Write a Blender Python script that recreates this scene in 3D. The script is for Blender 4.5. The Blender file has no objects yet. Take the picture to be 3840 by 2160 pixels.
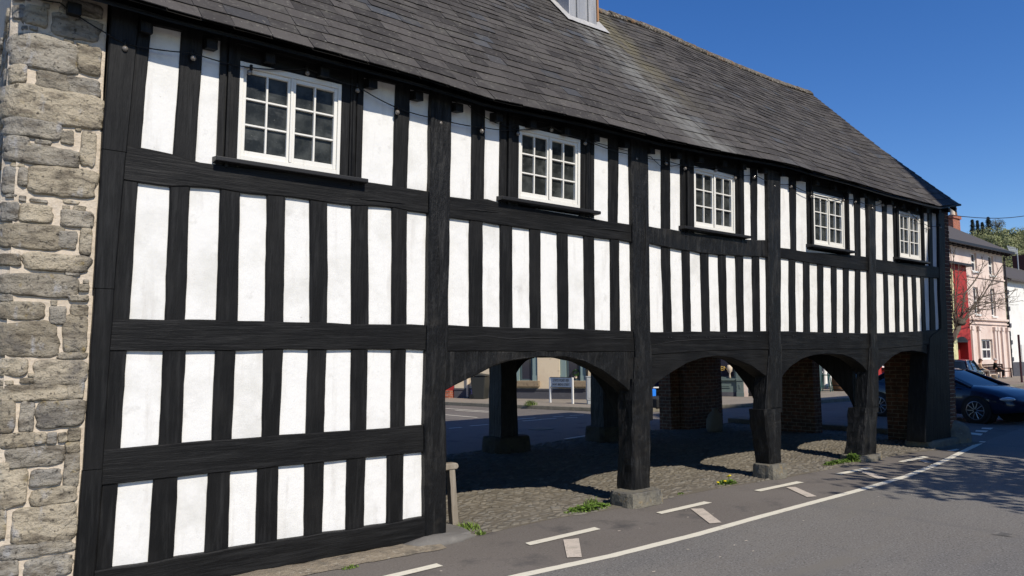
import bpy, bmesh, math, random
import numpy as np
from mathutils import Vector, noise, Matrix
random.seed(7)
S = bpy.context.scene
C = S.collection
# ------------------------------------------------------------------ camera
CF = 2773.0
RT = np.array([[0.78958397, -0.0500658, -0.61159674],
               [-0.61355451, -0.08129226, -0.78545683],
               [-0.01039356, 0.99543206, -0.09490516]])
CAM = np.array([-3.95851729, -6.5197621, 1.8])
cd = bpy.data.cameras.new('camera'); cam = bpy.data.objects.new('camera', cd); C.objects.link(cam)
cd.sensor_width = 36; cd.lens = CF / 3840 * 36; cd.clip_start = 0.1; cd.clip_end = 3000
M4 = Matrix([list(RT[i]) + [CAM[i]] for i in range(3)] + [[0, 0, 0, 1]])
cam.matrix_world = M4
S.camera = cam
# ------------------------------------------------------------------ sky, sun, exposure
SUN_EL = math.radians(42); SUN_AZ_DX = 0.02
w = bpy.data.worlds.new('World'); S.world = w; w.use_nodes = True
nt = w.node_tree; bg = nt.nodes['Background']
sky = nt.nodes.new('ShaderNodeTexSky'); sky.sky_type = 'NISHITA'; sky.sun_disc = False
sky.sun_elevation = SUN_EL; sky.sun_rotation = math.radians(180)
sky.altitude = 300; sky.air_density = 1.0; sky.dust_density = 0.0; sky.ozone_density = 4.0
hs = nt.nodes.new('ShaderNodeHueSaturation'); hs.inputs['Saturation'].default_value = 1.27; hs.inputs['Hue'].default_value = 0.512; nt.links.new(sky.outputs[0], hs.inputs['Color'])
nt.links.new(hs.outputs[0], bg.inputs[0]); bg.inputs[1].default_value = 0.105
sl = bpy.data.lights.new('sun', 'SUN'); sl.energy = 3.75; sl.angle = math.radians(0.5); sl.color = (1.0, 0.93, 0.82)
so = bpy.data.objects.new('sun', sl); C.objects.link(so)
ld = Vector((SUN_AZ_DX, math.cos(SUN_EL), -math.sin(SUN_EL)))
so.rotation_euler = ld.to_track_quat('-Z', 'Y').to_euler()
so.location = (0, -30, 30)
S.view_settings.view_transform = 'Standard'; S.view_settings.look = 'None'
S.view_settings.exposure = 0.35; S.view_settings.gamma = 1.0
S.render.engine = 'CYCLES'
# ------------------------------------------------------------------ geometry from the survey of the view
K = -0.035                      # the old frame leans out by 2 degrees
def ray(x, y): return RT @ np.array([x - 1920., -(y - 1080.), -CF])
def FK(x, y, Y=-.03):             # point on the (leaning) front wall, returned as X, Z
    r = ray(x, y); t = (Y + K * CAM[2] - CAM[1]) / (r[1] - K * r[2]); p = CAM + t * r
    return (p[0], p[2])
def F(x, y, Y=0.):
    r = ray(x, y); t = (Y - CAM[1]) / r[1]; return CAM + t * r
def G(x, y, z=0.):
    r = ray(x, y); t = (z - CAM[2]) / r[2]; return CAM + t * r
def PLN(x, y, p0, dr):          # on a vertical plane through p0 along dr : (s, z)
    r = ray(x, y); n = np.array([-dr[1], dr[0]])
    t = np.dot(np.array(p0[:2]) - CAM[:2], n) / np.dot(r[:2], n); p = CAM + t * r
    return (float(np.dot(p[:2] - np.array(p0[:2]), dr)), float(p[2]))
def W(X, y, Z): return (X, y + K * Z, Z)
# ------------------------------------------------------------------ object helpers
def tag(o, label=None, cat=None, group=None, kind=None):
    if label: o['label'] = label
    if cat: o['category'] = cat
    if group: o['group'] = group
    if kind: o['kind'] = kind
    return o
def thing(name, label, cat, loc=(0, 0, 0), rz=0, group=None):
    o = bpy.data.objects.new(name, None); C.objects.link(o)
    o.location = loc; o.rotation_euler = (0, 0, rz); o.empty_display_size = 0.2
    return tag(o, label, cat, group)
def sn(v, s=1.0, seed=0.0):
    return noise.noise(Vector((v[0] * s + seed, v[1] * s + seed * .7, v[2] * s - seed)))
class MB:
    def __init__(self): self.v = []; self.f = []; self.m = []
    def add(self, vs, fs, mi=0):
        b = len(self.v); self.v += [tuple(map(float, p)) for p in vs]
        self.f += [tuple(i + b for i in f) for f in fs]; self.m += [mi] * len(fs); return self
    def box(self, x0, y0, z0, x1, y1, z1, mi=0):
        return self.add([(x0, y0, z0), (x1, y0, z0), (x1, y1, z0), (x0, y1, z0), (x0, y0, z1), (x1, y0, z1), (x1, y1, z1), (x0, y1, z1)],
                        [(0, 3, 2, 1), (4, 5, 6, 7), (0, 1, 5, 4), (1, 2, 6, 5), (2, 3, 7, 6), (3, 0, 4, 7)], mi)
    def prism(self, pts, fn, a, b, mi=0):      # polygon pts (u,v); fn(u,v,d)->xyz; d from a to b
        n = len(pts); vs = [fn(u, v, a) for u, v in pts] + [fn(u, v, b) for u, v in pts]
        fs = [tuple(range(n)), tuple(range(2 * n - 1, n - 1, -1))] + [(i, n + i, n + (i + 1) % n, (i + 1) % n) for i in range(n)]
        return self.add(vs, fs, mi)
    def tube(self, pts, r, n=6, mi=0, cap=True):
        pts = [Vector(p) for p in pts]; rs = r if isinstance(r, (list, tuple)) else [r] * len(pts)
        vs = []
        for i, p in enumerate(pts):
            d = (pts[min(i + 1, len(pts) - 1)] - pts[max(i - 1, 0)])
            if d.length < 1e-9: d = Vector((0, 0, 1))
            d.normalize(); up = Vector((0, 0, 1)) if abs(d.z) < .9 else Vector((1, 0, 0))
            a = d.cross(up).normalized(); b = a.cross(d)
            for k in range(n):
                t = 2 * math.pi * k / n; vs.append(p + (a * math.cos(t) + b * math.sin(t)) * rs[i])
        fs = [(i * n + k, i * n + (k + 1) % n, (i + 1) * n + (k + 1) % n, (i + 1) * n + k) for i in range(len(pts) - 1) for k in range(n)]
        if cap: fs += [tuple(range(n - 1, -1, -1)), tuple(range((len(pts) - 1) * n, len(pts) * n))]
        return self.add(vs, fs, mi)
    def lathe(self, prof, cx, cy, n=16, mi=0, sx=1, sy=1):
        vs = [(cx + r * sx * math.cos(2 * math.pi * k / n), cy + r * sy * math.sin(2 * math.pi * k / n), z) for r, z in prof for k in range(n)]
        fs = [(i * n + k, i * n + (k + 1) % n, (i + 1) * n + (k + 1) % n, (i + 1) * n + k) for i in range(len(prof) - 1) for k in range(n)]
        fs += [tuple(range(n - 1, -1, -1)), tuple(range((len(prof) - 1) * n, len(prof) * n))]
        return self.add(vs, fs, mi)
    def blob(self, c, r, seg=8, ring=6, ns=0.15, sc=3., mi=0):
        r = r if isinstance(r, (list, tuple)) else (r, r, r); vs = []
        for i in range(ring + 1):
            a = math.pi * i / ring
            for k in range(seg):
                b = 2 * math.pi * k / seg; d = Vector((math.sin(a) * math.cos(b), math.sin(a) * math.sin(b), math.cos(a)))
                q = 1 + ns * noise.noise(d * sc + Vector(c)); vs.append((c[0] + d.x * r[0] * q, c[1] + d.y * r[1] * q, c[2] + d.z * r[2] * q))
        fs = [(i * seg + k, (i + 1) * seg + k, (i + 1) * seg + (k + 1) % seg, i * seg + (k + 1) % seg) for i in range(ring) for k in range(seg)]
        return self.add(vs, fs, mi)
    def xform(self, fn): self.v = [tuple(map(float, fn(*p))) for p in self.v]; return self
    def build(self, name, mats, parent=None, smooth=False, bevel=0, seg=2, fixn=True):
        me = bpy.data.meshes.new(name); me.from_pydata(self.v, [], self.f)
        mats = mats if isinstance(mats, (list, tuple)) else [mats]
        for m in mats: me.materials.append(m)
        if len(mats) > 1: me.polygons.foreach_set('material_index', self.m)
        if fixn:
            bm = bmesh.new(); bm.from_mesh(me); bmesh.ops.recalc_face_normals(bm, faces=bm.faces); bm.to_mesh(me); bm.free()
        if smooth: me.polygons.foreach_set('use_smooth', [True] * len(me.polygons))
        me.update()
        o = bpy.data.objects.new(name, me); C.objects.link(o)
        if parent is not None: o.parent = parent
        if bevel:
            b = o.modifiers.new('bevel', 'BEVEL'); b.width = bevel; b.segments = seg; b.limit_method = 'ANGLE'; b.angle_limit = math.radians(40)
        return o
# ------------------------------------------------------------------ materials
def mat(name, col=(.5, .5, .5), rough=.8, spec=.3, metal=0, layers=(), bump=(), rnd=None, coat=0, trans=0, coord='Object'):
    """layers: (scale xyz or float, detail, lo, hi, colour) noise layers mixed over; bump: (scale, strength, distance[, type])"""
    m = bpy.data.materials.new(name); m.use_nodes = True; t = m.node_tree; N = t.nodes; L = t.links
    p = N['Principled BSDF']; p.inputs['Roughness'].default_value = rough; p.inputs['Specular IOR Level'].default_value = spec
    p.inputs['Metallic'].default_value = metal; p.inputs['Coat Weight'].default_value = coat
    p.inputs['Transmission Weight'].default_value = trans
    tc = N.new('ShaderNodeTexCoord')
    base = N.new('ShaderNodeRGB'); base.outputs[0].default_value = (*col, 1); cur = base.outputs[0]
    def vec(sc, off=0):
        mp = N.new('ShaderNodeMapping'); sc3 = sc if isinstance(sc, (list, tuple)) else (sc, sc, sc)
        mp.inputs['Scale'].default_value = sc3; mp.inputs['Location'].default_value = (off, off * .7, off * 1.3)
        L.new(tc.outputs[coord], mp.inputs[0]); return mp.outputs[0]
    if rnd:       # (lo, hi) brightness variation per island, optional second colour
        g = N.new('ShaderNodeNewGeometry'); mr = N.new('ShaderNodeMapRange'); mr.inputs[3].default_value = rnd[0]; mr.inputs[4].default_value = rnd[1]
        L.new(g.outputs['Random Per Island'], mr.inputs[0])
        hs = N.new('ShaderNodeHueSaturation'); L.new(mr.outputs[0], hs.inputs['Value']); L.new(cur, hs.inputs['Color']); cur = hs.outputs[0]
        if len(rnd) > 2:
            w2 = N.new('ShaderNodeTexWhiteNoise'); w2.noise_dimensions = '1D'; L.new(g.outputs['Random Per Island'], w2.inputs['W'])
            mr2 = N.new('ShaderNodeMapRange'); mr2.inputs[1].default_value = rnd[3]; mr2.inputs[2].default_value = 1.0; mr2.inputs[4].default_value = rnd[4]
            L.new(w2.outputs['Value'], mr2.inputs[0])
            mx = N.new('ShaderNodeMix'); mx.data_type = 'RGBA'; L.new(mr2.outputs[0], mx.inputs[0]); L.new(cur, mx.inputs[6]); mx.inputs[7].default_value = (*rnd[2], 1); cur = mx.outputs[2]
    for i, l in enumerate(layers):
        nz = N.new('ShaderNodeTexNoise'); nz.inputs['Scale'].default_value = 1; nz.inputs['Detail'].default_value = l[1]; nz.inputs['Roughness'].default_value = .62
        L.new(vec(l[0], i * 3.7 + 1), nz.inputs['Vector'])
        mr = N.new('ShaderNodeMapRange'); mr.inputs[1].default_value = l[2]; mr.inputs[2].default_value = l[3]
        if len(l) > 5: mr.inputs[4].default_value = l[5]
        L.new(nz.outputs[0], mr.inputs[0])
        mx = N.new('ShaderNodeMix'); mx.data_type = 'RGBA'; L.new(mr.outputs[0], mx.inputs[0]); L.new(cur, mx.inputs[6]); mx.inputs[7].default_value = (*l[4], 1); cur = mx.outputs[2]
    L.new(cur, p.inputs['Base Color'])
    nrm = None
    for i, b in enumerate(bump):
        if len(b) > 3 and b[3] == 'v':
            nz = N.new('ShaderNodeTexVoronoi'); nz.inputs['Scale'].default_value = 1; out = nz.outputs['Distance']
        else:
            nz = N.new('ShaderNodeTexNoise'); nz.inputs['Scale'].default_value = 1; nz.inputs['Detail'].default_value = 6; nz.inputs['Roughness'].default_value = .65; out = nz.outputs[0]
        L.new(vec(b[0], i * 5.1), nz.inputs['Vector'])
        bn = N.new('ShaderNodeBump'); bn.inputs['Strength'].default_value = b[1]; bn.inputs['Distance'].default_value = b[2]
        L.new(out, bn.inputs['Height'])
        if nrm: L.new(nrm, bn.inputs['Normal'])
        nrm = bn.outputs[0]
    if nrm: L.new(nrm, p.inputs['Normal'])
    m['p'] = 1
    return m
MT = {}
MT['timber_up'] = mat('black_painted_timber', (.0052, .0052, .0053), .55, .2, layers=[((22, 22, 1.6), 6, .5, .75, (.022, .022, .022)), (2.0, 4, .45, .8, (.014, .0135, .013))],
                      bump=[((45, 45, 2.5), .9, .006), ((9, 9, 1.2), .6, .015)])
MT['timber_along'] = mat('black_painted_timber_along', (.0050, .0050, .0052), .55, .2, layers=[((1.6, 22, 22), 6, .5, .75, (.02, .02, .02)), (2.0, 4, .45, .8, (.012, .0118, .0115))],
                      bump=[((2.5, 45, 45), .9, .006), ((1.2, 9, 9), .6, .015)])
MT['timber_rough'] = mat('weathered_black_timber', (.0062, .0062, .0063), .5, .26, layers=[((18, 18, 2.2), 8, .52, .75, (.035, .034, .032)), (3.0, 5, .55, .8, (.03, .027, .023))],
                      bump=[((34, 34, 2.2), 1.0, .016), ((12, 12, 4), .8, .03)])
MT['plaster'] = mat('limewashed_plaster', (.77, .76, .73), .9, .15, layers=[(2.2, 6, .48, .75, (.62, .61, .57)), ((9, 9, 1.2), 7, .56, .78, (.6, .58, .54)), (5, 8, .62, .72, (.56, .55, .52), .7), (24, 4, .68, .8, (.42, .40, .37))],
                    bump=[(14, .25, .01), (3, .35, .03)])
MT['slate'] = mat('roof_slate', (.062, .056, .051), .8, .15, rnd=(.6, 1.35, (.07, .078, .09), .93, .7), layers=[((3, 3, 3), 8, .5, .68, (.088, .082, .072), .8), ((14, 5, 5), 7, .56, .7, (.038, .033, .030), .7), (24, 7, .6, .68, (.17, .16, .135), .85), (45, 3, .72, .76, (.45, .44, .4), .9)],
                  bump=[(60, .35, .004), ((10, 10, 10), .3, .01)])
MT['lead'] = mat('lead_sheet', (.30, .31, .33), .55, .4, metal=.25, layers=[((5, 5, 1), 6, .45, .7, (.42, .42, .42)), ((14, 14, 1), 5, .55, .75, (.2, .21, .23))], bump=[(9, .3, .01)])
MT['ridge'] = mat('mortared_ridge', (.085, .075, .062), .9, .2, rnd=(.6, 1.4), layers=[(22, 4, .5, .65, (.28, .25, .2)), (9, 4, .55, .7, (.2, .11, .05))], bump=[(40, .6, .02)])
MT['stone'] = mat('rubble_stone', (.40, .345, .255), .88, .2, rnd=(.55, 1.3, (.27, .26, .24), .5, .85), layers=[((6, 6, 15), 10, .48, .64, (.12, .10, .075), .85), ((3, 3, 5), 8, .5, .7, (.47, .42, .33), .8), ((9, 9, 4), 9, .58, .7, (.42, .42, .43), .75), (9, 7, .63, .74, (.30, .22, .07), .75), (26, 7, .57, .66, (.045, .04, .034), .8), (3.5, 5, .56, .7, (.10, .095, .09), .7)],
                  bump=[((15, 15, 24), 1.0, .03), (16, .9, .03), (5, .7, .04)])
MT['mortar'] = mat('lime_mortar', (.58, .50, .40), .95, .1, layers=[(9, 6, .5, .75, (.46, .39, .30)), (40, 4, .6, .75, (.66, .6, .5)), (22, 6, .6, .72, (.3, .25, .19), .8)], bump=[(30, .7, .012), (9, .6, .03)])
MT['asphalt'] = mat('road_asphalt', (.172, .158, .138), .9, .25, layers=[(.35, 5, .42, .7, (.205, .192, .17)), ((.12, .5, 1), 4, .5, .62, (.145, .138, .128)), (60, 3, .52, .66, (.27, .26, .24)), (45, 3, .55, .68, (.07, .068, .066)), ((.9, .25, 1), 5, .58, .7, (.13, .125, .12), .8), ((.5, 2.5, 1), 4, .56, .75, (.18, .165, .14))], bump=[(120, .7, .006), (40, .4, .006)])
MT['asphalt_side'] = mat('smooth_asphalt', (.15, .132, .114), .9, .25, layers=[(.5, 5, .42, .7, (.175, .155, .135)), (60, 3, .55, .68, (.21, .19, .165)), (45, 3, .56, .7, (.08, .072, .064), .8), (2.2, 5, .55, .75, (.08, .074, .069))], bump=[(140, .5, .004)])
MT['paint_white'] = mat('road_paint', (.72, .67, .54), .75, .3, layers=[(14, 6, .6, .75, (.45, .41, .34), .8), (50, 4, .62, .72, (.3, .28, .24), .8)], bump=[(120, .5, .004)])
MT['paint_worn'] = mat('worn_road_paint', (.58, .5, .41), .8, .3, layers=[(9, 6, .45, .7, (.42, .37, .3)), (50, 4, .58, .7, (.24, .22, .19), .85)], bump=[(120, .5, .004)])
MT['cobble'] = mat('river_cobbles', (.17, .15, .118), .9, .15, rnd=(.72, 1.2, (.16, .15, .13), .5, .8), layers=[(4, 5, .45, .7, (.13, .115, .09)), (30, 5, .55, .75, (.21, .19, .155))], bump=[(50, .5, .006)])
MT['earth'] = mat('cobble_bedding', (.16, .14, .108), .95, .1, layers=[(3, 5, .5, .7, (.15, .13, .1)), (.9, 4, .6, .75, (.07, .08, .035), .6)], bump=[(60, .7, .012)])
MT['pavement'] = mat('pavement', (.26, .225, .18), .9, .2, layers=[(1.5, 5, .45, .7, (.2, .17, .14)), (60, 3, .6, .7, (.33, .29, .23))], bump=[(50, .4, .005)])
MT['kerb'] = mat('kerb_stone', (.2, .18, .14), .9, .2, layers=[(6, 5, .5, .7, (.13, .12, .09))], bump=[(30, .5, .01)])
MT['dark_pad'] = mat('dark_olive_padstone', (.06, .052, .038), .9, .2, layers=[(6, 6, .5, .7, (.03, .027, .02)), (9, 5, .6, .72, (.07, .07, .03))], bump=[(26, .9, .02), (7, .7, .04)])  # darker padstone tone with olive flecks, for the back row
MT['concrete'] = mat('concrete_footing', (.16, .15, .135), .9, .2, layers=[(5, 6, .5, .7, (.22, .205, .18)), (20, 4, .6, .7, (.14, .13, .12))], bump=[(35, .6, .012)])
MT['padstone'] = mat('padstone', (.17, .155, .12), .85, .3, layers=[(5, 6, .48, .68, (.1, .095, .085)), (9, 5, .58, .72, (.26, .18, .08)), (16, 5, .6, .7, (.24, .23, .2))], bump=[(26, .9, .02), (7, .7, .04)])
MT['white_wood'] = mat('white_painted_wood', (.74, .72, .66), .5, .4, layers=[((12, 12, 2), 5, .6, .8, (.55, .51, .44)), (30, 4, .7, .8, (.3, .26, .2))], bump=[((30, 30, 3), .3, .004)])
MT['glass'] = mat('old_window_glass', (.018, .020, .019), .25, .16, layers=[(5, 6, .42, .66, (.06, .064, .06)), ((4, 4, 9), 6, .58, .75, (.10, .105, .10), .8), (30, 4, .68, .76, (.3, .3, .28), .8)], bump=[(3, .35, .03)])
MT['glass_far'] = mat('window_glass', (.03, .03, .045), .08, .5)
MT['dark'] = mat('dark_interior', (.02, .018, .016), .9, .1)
MT['sill_black'] = mat('black_sill', (.012, .012, .013), .5, .35, layers=[((3, 20, 20), 5, .6, .8, (.04, .038, .034))], bump=[((3, 30, 30), .4, .004)])
MT['old_wood'] = mat('weathered_bare_wood', (.23, .195, .15), .85, .2, layers=[((18, 18, 2), 6, .45, .7, (.33, .29, .235)), ((30, 30, 3), 5, .6, .75, (.12, .1, .075))], bump=[((40, 40, 3), .8, .008)])
MT['leaf'] = mat('weed_leaf', (.10, .17, .025), .6, .3, rnd=(.6, 1.5))
MT['grass'] = mat('grass_blade', (.13, .19, .035), .6, .3, rnd=(.6, 1.5))
MT['yellow'] = mat('dandelion_yellow', (.8, .6, .02), .6, .3)
MT['rubber'] = mat('black_rubber', (.012, .012, .012), .7, .3)
MT['cable'] = mat('cable_black', (.01, .01, .01), .6, .3)
MT['bulb'] = mat('clear_bulb', (.16, .14, .12), .12, .6, coat=.6)
MT['hemp'] = mat('hessian_sack', (.14, .125, .1), .95, .1, bump=[(90, .6, .006), (8, .6, .03)])
def brick_mat(name, c1, c2, mort, sc=1.0, axis='x', bump=.6, rough=.9):
    m = bpy.data.materials.new(name); m.use_nodes = True; t = m.node_tree; N = t.nodes; L = t.links; p = N['Principled BSDF']
    p.inputs['Roughness'].default_value = rough; p.inputs['Specular IOR Level'].default_value = .2
    tc = N.new('ShaderNodeTexCoord'); sp = N.new('ShaderNodeSeparateXYZ'); L.new(tc.outputs['Object'], sp.inputs[0]); cb = N.new('ShaderNodeCombineXYZ')
    ad = N.new('ShaderNodeMath'); L.new(sp.outputs[0], ad.inputs[0]); L.new(sp.outputs[1], ad.inputs[1]); L.new(ad.outputs[0], cb.inputs[0]); L.new(sp.outputs[2], cb.inputs[1])
    nz = N.new('ShaderNodeTexNoise'); nz.inputs['Scale'].default_value = 5; nz.inputs['Detail'].default_value = 4; L.new(tc.outputs['Object'], nz.inputs[0])
    vs = N.new('ShaderNodeVectorMath'); vs.operation = 'SCALE'; vs.inputs['Scale'].default_value = .02; L.new(nz.outputs['Color'], vs.inputs[0])
    va = N.new('ShaderNodeVectorMath'); L.new(cb.outputs[0], va.inputs[0]); L.new(vs.outputs[0], va.inputs[1])
    b = N.new('ShaderNodeTexBrick'); b.inputs['Scale'].default_value = 1; b.inputs['Brick Width'].default_value = .235 * sc; b.inputs['Row Height'].default_value = .082 * sc; b.inputs['Mortar Size'].default_value = .011 * sc
    b.inputs['Color1'].default_value = (*c1, 1); b.inputs['Color2'].default_value = (*c2, 1); b.inputs['Mortar'].default_value = (*mort, 1); b.inputs['Mortar Smooth'].default_value = .3
    L.new(va.outputs[0], b.inputs['Vector'])
    n2 = N.new('ShaderNodeTexNoise'); n2.inputs['Scale'].default_value = 9; n2.inputs['Detail'].default_value = 6; L.new(tc.outputs['Object'], n2.inputs[0])
    hs = N.new('ShaderNodeHueSaturation'); L.new(b.outputs['Color'], hs.inputs['Color']); mr = N.new('ShaderNodeMapRange'); mr.inputs[1].default_value = .3; mr.inputs[2].default_value = .7; mr.inputs[3].default_value = .6; mr.inputs[4].default_value = 1.35
    L.new(n2.outputs[0], mr.inputs[0]); L.new(mr.outputs[0], hs.inputs['Value']); L.new(hs.outputs[0], p.inputs['Base Color'])
    bn = N.new('ShaderNodeBump'); bn.invert = True; bn.inputs['Strength'].default_value = bump; bn.inputs['Distance'].default_value = .012; L.new(b.outputs['Fac'], bn.inputs['Height'])
    b2 = N.new('ShaderNodeBump'); b2.inputs['Strength'].default_value = .5; b2.inputs['Distance'].default_value = .01; n3 = N.new('ShaderNodeTexNoise'); n3.inputs['Scale'].default_value = 40; L.new(tc.outputs['Object'], n3.inputs[0]); L.new(n3.outputs[0], b2.inputs['Height']); L.new(bn.outputs[0], b2.inputs['Normal']); L.new(b2.outputs[0], p.inputs['Normal'])
    return m
MT['brick'] = brick_mat('old_red_brick', (.13, .055, .03), (.08, .045, .03), (.17, .135, .095))
MT['brick_red'] = brick_mat('chimney_brick', (.42, .12, .06), (.33, .1, .06), (.3, .22, .17))
# ------------------------------------------------------------------ GROUND
TH = 0.004
g = MB(); g.add([(-260, -200, 0), (700, -200, 0), (700, 700, 0), (-260, 700, 0)], [(0, 1, 2, 3)])
tag(g.build('ground', MT['asphalt_side']), kind='structure')
# main road surface (coarser asphalt) on the camera side of the white line
lineA = [(-12, -1.46), (-4, -1.50), (0.0, -1.55), (1.0, -1.60), (2.2, -1.585), (3.4, -1.51), (4.5, -1.46), (5.9, -1.40), (7.5, -1.28), (8.75, -1.10), (9.9, -.90), (11.1, -.665), (12.0, -.50), (13.1, -.28)]
rd = MB(); rp = lineA + [(16, .1), (24, 1.2), (60, 1.5), (300, 2), (300, -80), (-60, -80), (-60, -1.46)]
rd.prism([(x, y) for x, y in rp], lambda u, v, d: (u, v, d), TH, TH - .003)
tag(rd.build('road', MT['asphalt']), kind='structure')
# painted markings, each a thin worn sheet
mk = MB(); mw = MB()
def ribbon(mb, pts, wd, z=2 * TH, n=6, seed=0):
    P = [Vector((x, y, 0)) for x, y in pts]; Q = []
    for i in range(len(P) - 1):
        for k in range(n): Q.append(P[i].lerp(P[i + 1], k / n))
    Q.append(P[-1]); vs = []
    for i, q in enumerate(Q):
        d = (Q[min(i + 1, len(Q) - 1)] - Q[max(i - 1, 0)]).normalized(); s = Vector((-d.y, d.x, 0))
        for sg in (-1, 1): 
            o = wd / 2 + .006 * noise.noise(Vector((q.x * 9, q.y * 9, sg * 5 + seed)))
            v = q + s * sg * o; vs.append((v.x, v.y, z))
    mb.add(vs, [(2 * i, 2 * i + 1, 2 * i + 3, 2 * i + 2) for i in range(len(Q) - 1)])
ribbon(mk, lineA, .105, n=10)
def quad(mb, q, z=2 * TH):
    vs = []; n = 8
    for i in range(4):
        a = Vector(q[i]); b = Vector(q[(i + 1) % 4])
        for k in range(n):
            p = a.lerp(b, k / n); j = .007 * noise.noise(Vector((p.x * 14, p.y * 14, 3))); vs.append((p.x + j, p.y + j, z))
    mb.add(vs, [tuple(range(len(vs)))])
for q in ([(-1.45, -.86), (-.373, -.788), (-.369, -.891), (-1.45, -.965)], [(.684, -.727), (1.666, -.678), (1.654, -.785), (.656, -.833)], [(2.733, -.599), (3.679, -.553), (3.689, -.664), (2.716, -.699)],
          [(4.802, -.50), (5.872, -.48), (5.87, -.593), (4.798, -.609)], [(6.932, -.474), (7.903, -.472), (7.888, -.59), (6.911, -.585)], [(8.935, -.49), (9.931, -.475), (9.852, -.60), (8.89, -.60)], [(11.0, -.43), (11.428, -.427), (11.3, -.53), (11.0, -.54)]):
    quad(mk, q)
for q in ([(1.05, -.872), (1.205, -.93), (.749, -1.46), (.637, -1.385)], [(3.198, -.727), (3.325, -.808), (2.865, -1.41), (2.728, -1.359)], [(5.332, -.647), (5.444, -.72), (5.03, -1.27), (4.89, -1.22)], [(7.411, -.60), (7.52, -.67), (7.06, -1.207), (6.92, -1.131)], [(9.33, -.64), (9.45, -.69), (9.2, -.93), (9.1, -.86)]):
    quad(mw, q)
for q in ([(14.833, .589), (14.737, .305), (14.288, .192), (14.403, .441)], [(15.503, .735), (15.553, .484), (15.118, .392), (15.133, .611)], [(16.237, .87), (16.359, .663), (15.892, .565), (15.904, .763)]): quad(mk, q)
tag(mk.build('road_markings', MT['paint_white'], fixn=False), kind='structure')
tag(mw.build('worn_road_markings', MT['paint_worn'], fixn=False), kind='structure')
bk = MB()   # markings on the street behind the hall
ribbon(bk, [(10.9, 16.6), (11.1, 14.2), (11.5, 13.1)], .1); ribbon(bk, [(10.6, 15.5), (10.8, 13.9), (11.5, 13.1)], .1); ribbon(bk, [(9.2, 14.0), (9.3, 12.3)], .09)
for a, b in (((9.7, 10.9), (10.5, 10.95)), ((9.5, 10.34), (10.15, 10.3)), ((10.2, 10.4), (10.8, 10.34)), ((11.1, 10.84), (11.5, 10.8)), ((11.8, 10.86), (12.3, 10.74)), ((11.1, 10.28), (11.5, 10.18)), ((7.5, 10.1), (8.1, 10.1)), ((6.7, 9.9), (7.1, 9.9)), ((7.2, 5.95), (8.6, 6.25)), ((3.4, 5.6), (3.9, 5.7))): ribbon(bk, [a, b], .1)
tag(bk.build('street_markings', MT['paint_white'], fixn=False), kind='structure')
cv = MB(); cv.lathe([(.33, TH + .003), (.33, TH + .008), (.28, TH + .009)], 8.35, 8.15, 24); tag(cv.build('manhole_cover', MT['kerb']), 'round worn manhole cover in the shaded street behind the hall', 'manhole cover')
pc = MB(); pc.add([(4.44, -3.47, .0085), (4.60, -3.46, .0085), (4.63, -3.63, .0085), (4.47, -3.64, .0085)], [(0, 1, 2, 3)])
for i in range(3): pc.box(4.47 + i * .05, -3.6, .0085, 4.49 + i * .05, -3.5, .0125)
tag(pc.build('drain_cover', MT['concrete']), 'small pale metal utility cover set in the sunlit road', 'utility cover')
# cobbled floor
cb_poly = [(-3.0, -.2), (.40, -.16), (.97, -.11), (1.6, -.06), (2.4, -.13), (3.6, -.09), (4.6, -.08), (6.2, -.17), (7.9, -.16), (9.3, -.08), (10.6, -.15), (11.4, -.33), (12.9, -.4), (13.2, 1.5), (13.0, 5.9), (8, 5.9), (5.8, 5.6), (3.7, 5.45), (-3, 5.3)]
cbm = MB(); cbm.prism(cb_poly, lambda u, v, d: (u, v, d), 0.003, 0.0085)
tag(cbm.build('cobble_bed', MT['earth']), kind='structure')
def inpoly(x, y, P):
    c = False; j = len(P) - 1
    for i in range(len(P)):
        if (P[i][1] > y) != (P[j][1] > y) and x < (P[j][0] - P[i][0]) * (y - P[i][1]) / (P[j][1] - P[i][1]) + P[i][0]: c = not c
        j = i
    return c
cm = MB(); y = -.4; row = 0; R = random.random
while y < 5.9:
    rh = .052 + .018 * R(); x = .0 + R() * .1
    while x < 13.1:
        L_ = .09 + .13 * R(); xx = x + L_ / 2; yy = y + .03 * math.sin(xx * 1.3 + row) + .012 * (R() - .5)
        if inpoly(xx, yy, cb_poly) and not (yy < .05 and noise.noise(Vector((xx * 2, yy * 4, 1))) > .12):
            a = .35 * (R() - .5) + .5 * noise.noise(Vector((xx * .6, yy * .6, 0))); ca, sa = math.cos(a), math.sin(a); hl = L_ / 2 * .93; hw = rh / 2 * .9
            zt = .009 + .012 * R(); tx, ty = (R() - .5) * .4, (R() - .5) * .45
            vs = []
            for (u, v) in ((-1, -.55), (-.6, -1), (.6, -1), (1, -.5), (1, .55), (.6, 1), (-.6, 1), (-1, .5)):
                px, py = u * hl, v * hw; vs.append((xx + px * ca - py * sa, yy + px * sa + py * ca, .004))
            for (u, v) in ((-.8, -.35), (-.5, -.7), (.5, -.7), (.8, -.35), (.8, .35), (.5, .7), (-.5, .7), (-.8, .35)):
                px, py = u * hl, v * hw; vs.append((xx + px * ca - py * sa, yy + px * sa + py * ca, zt + px * tx + py * ty))
            cm.add(vs, [(i, (i + 1) % 8, 8 + (i + 1) % 8, 8 + i) for i in range(8)] + [tuple(range(8, 16))])
        x += L_
    y += rh; row += 1
tag(cm.build('cobbles', MT['cobble'], smooth=True, fixn=False), kind='structure')
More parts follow.
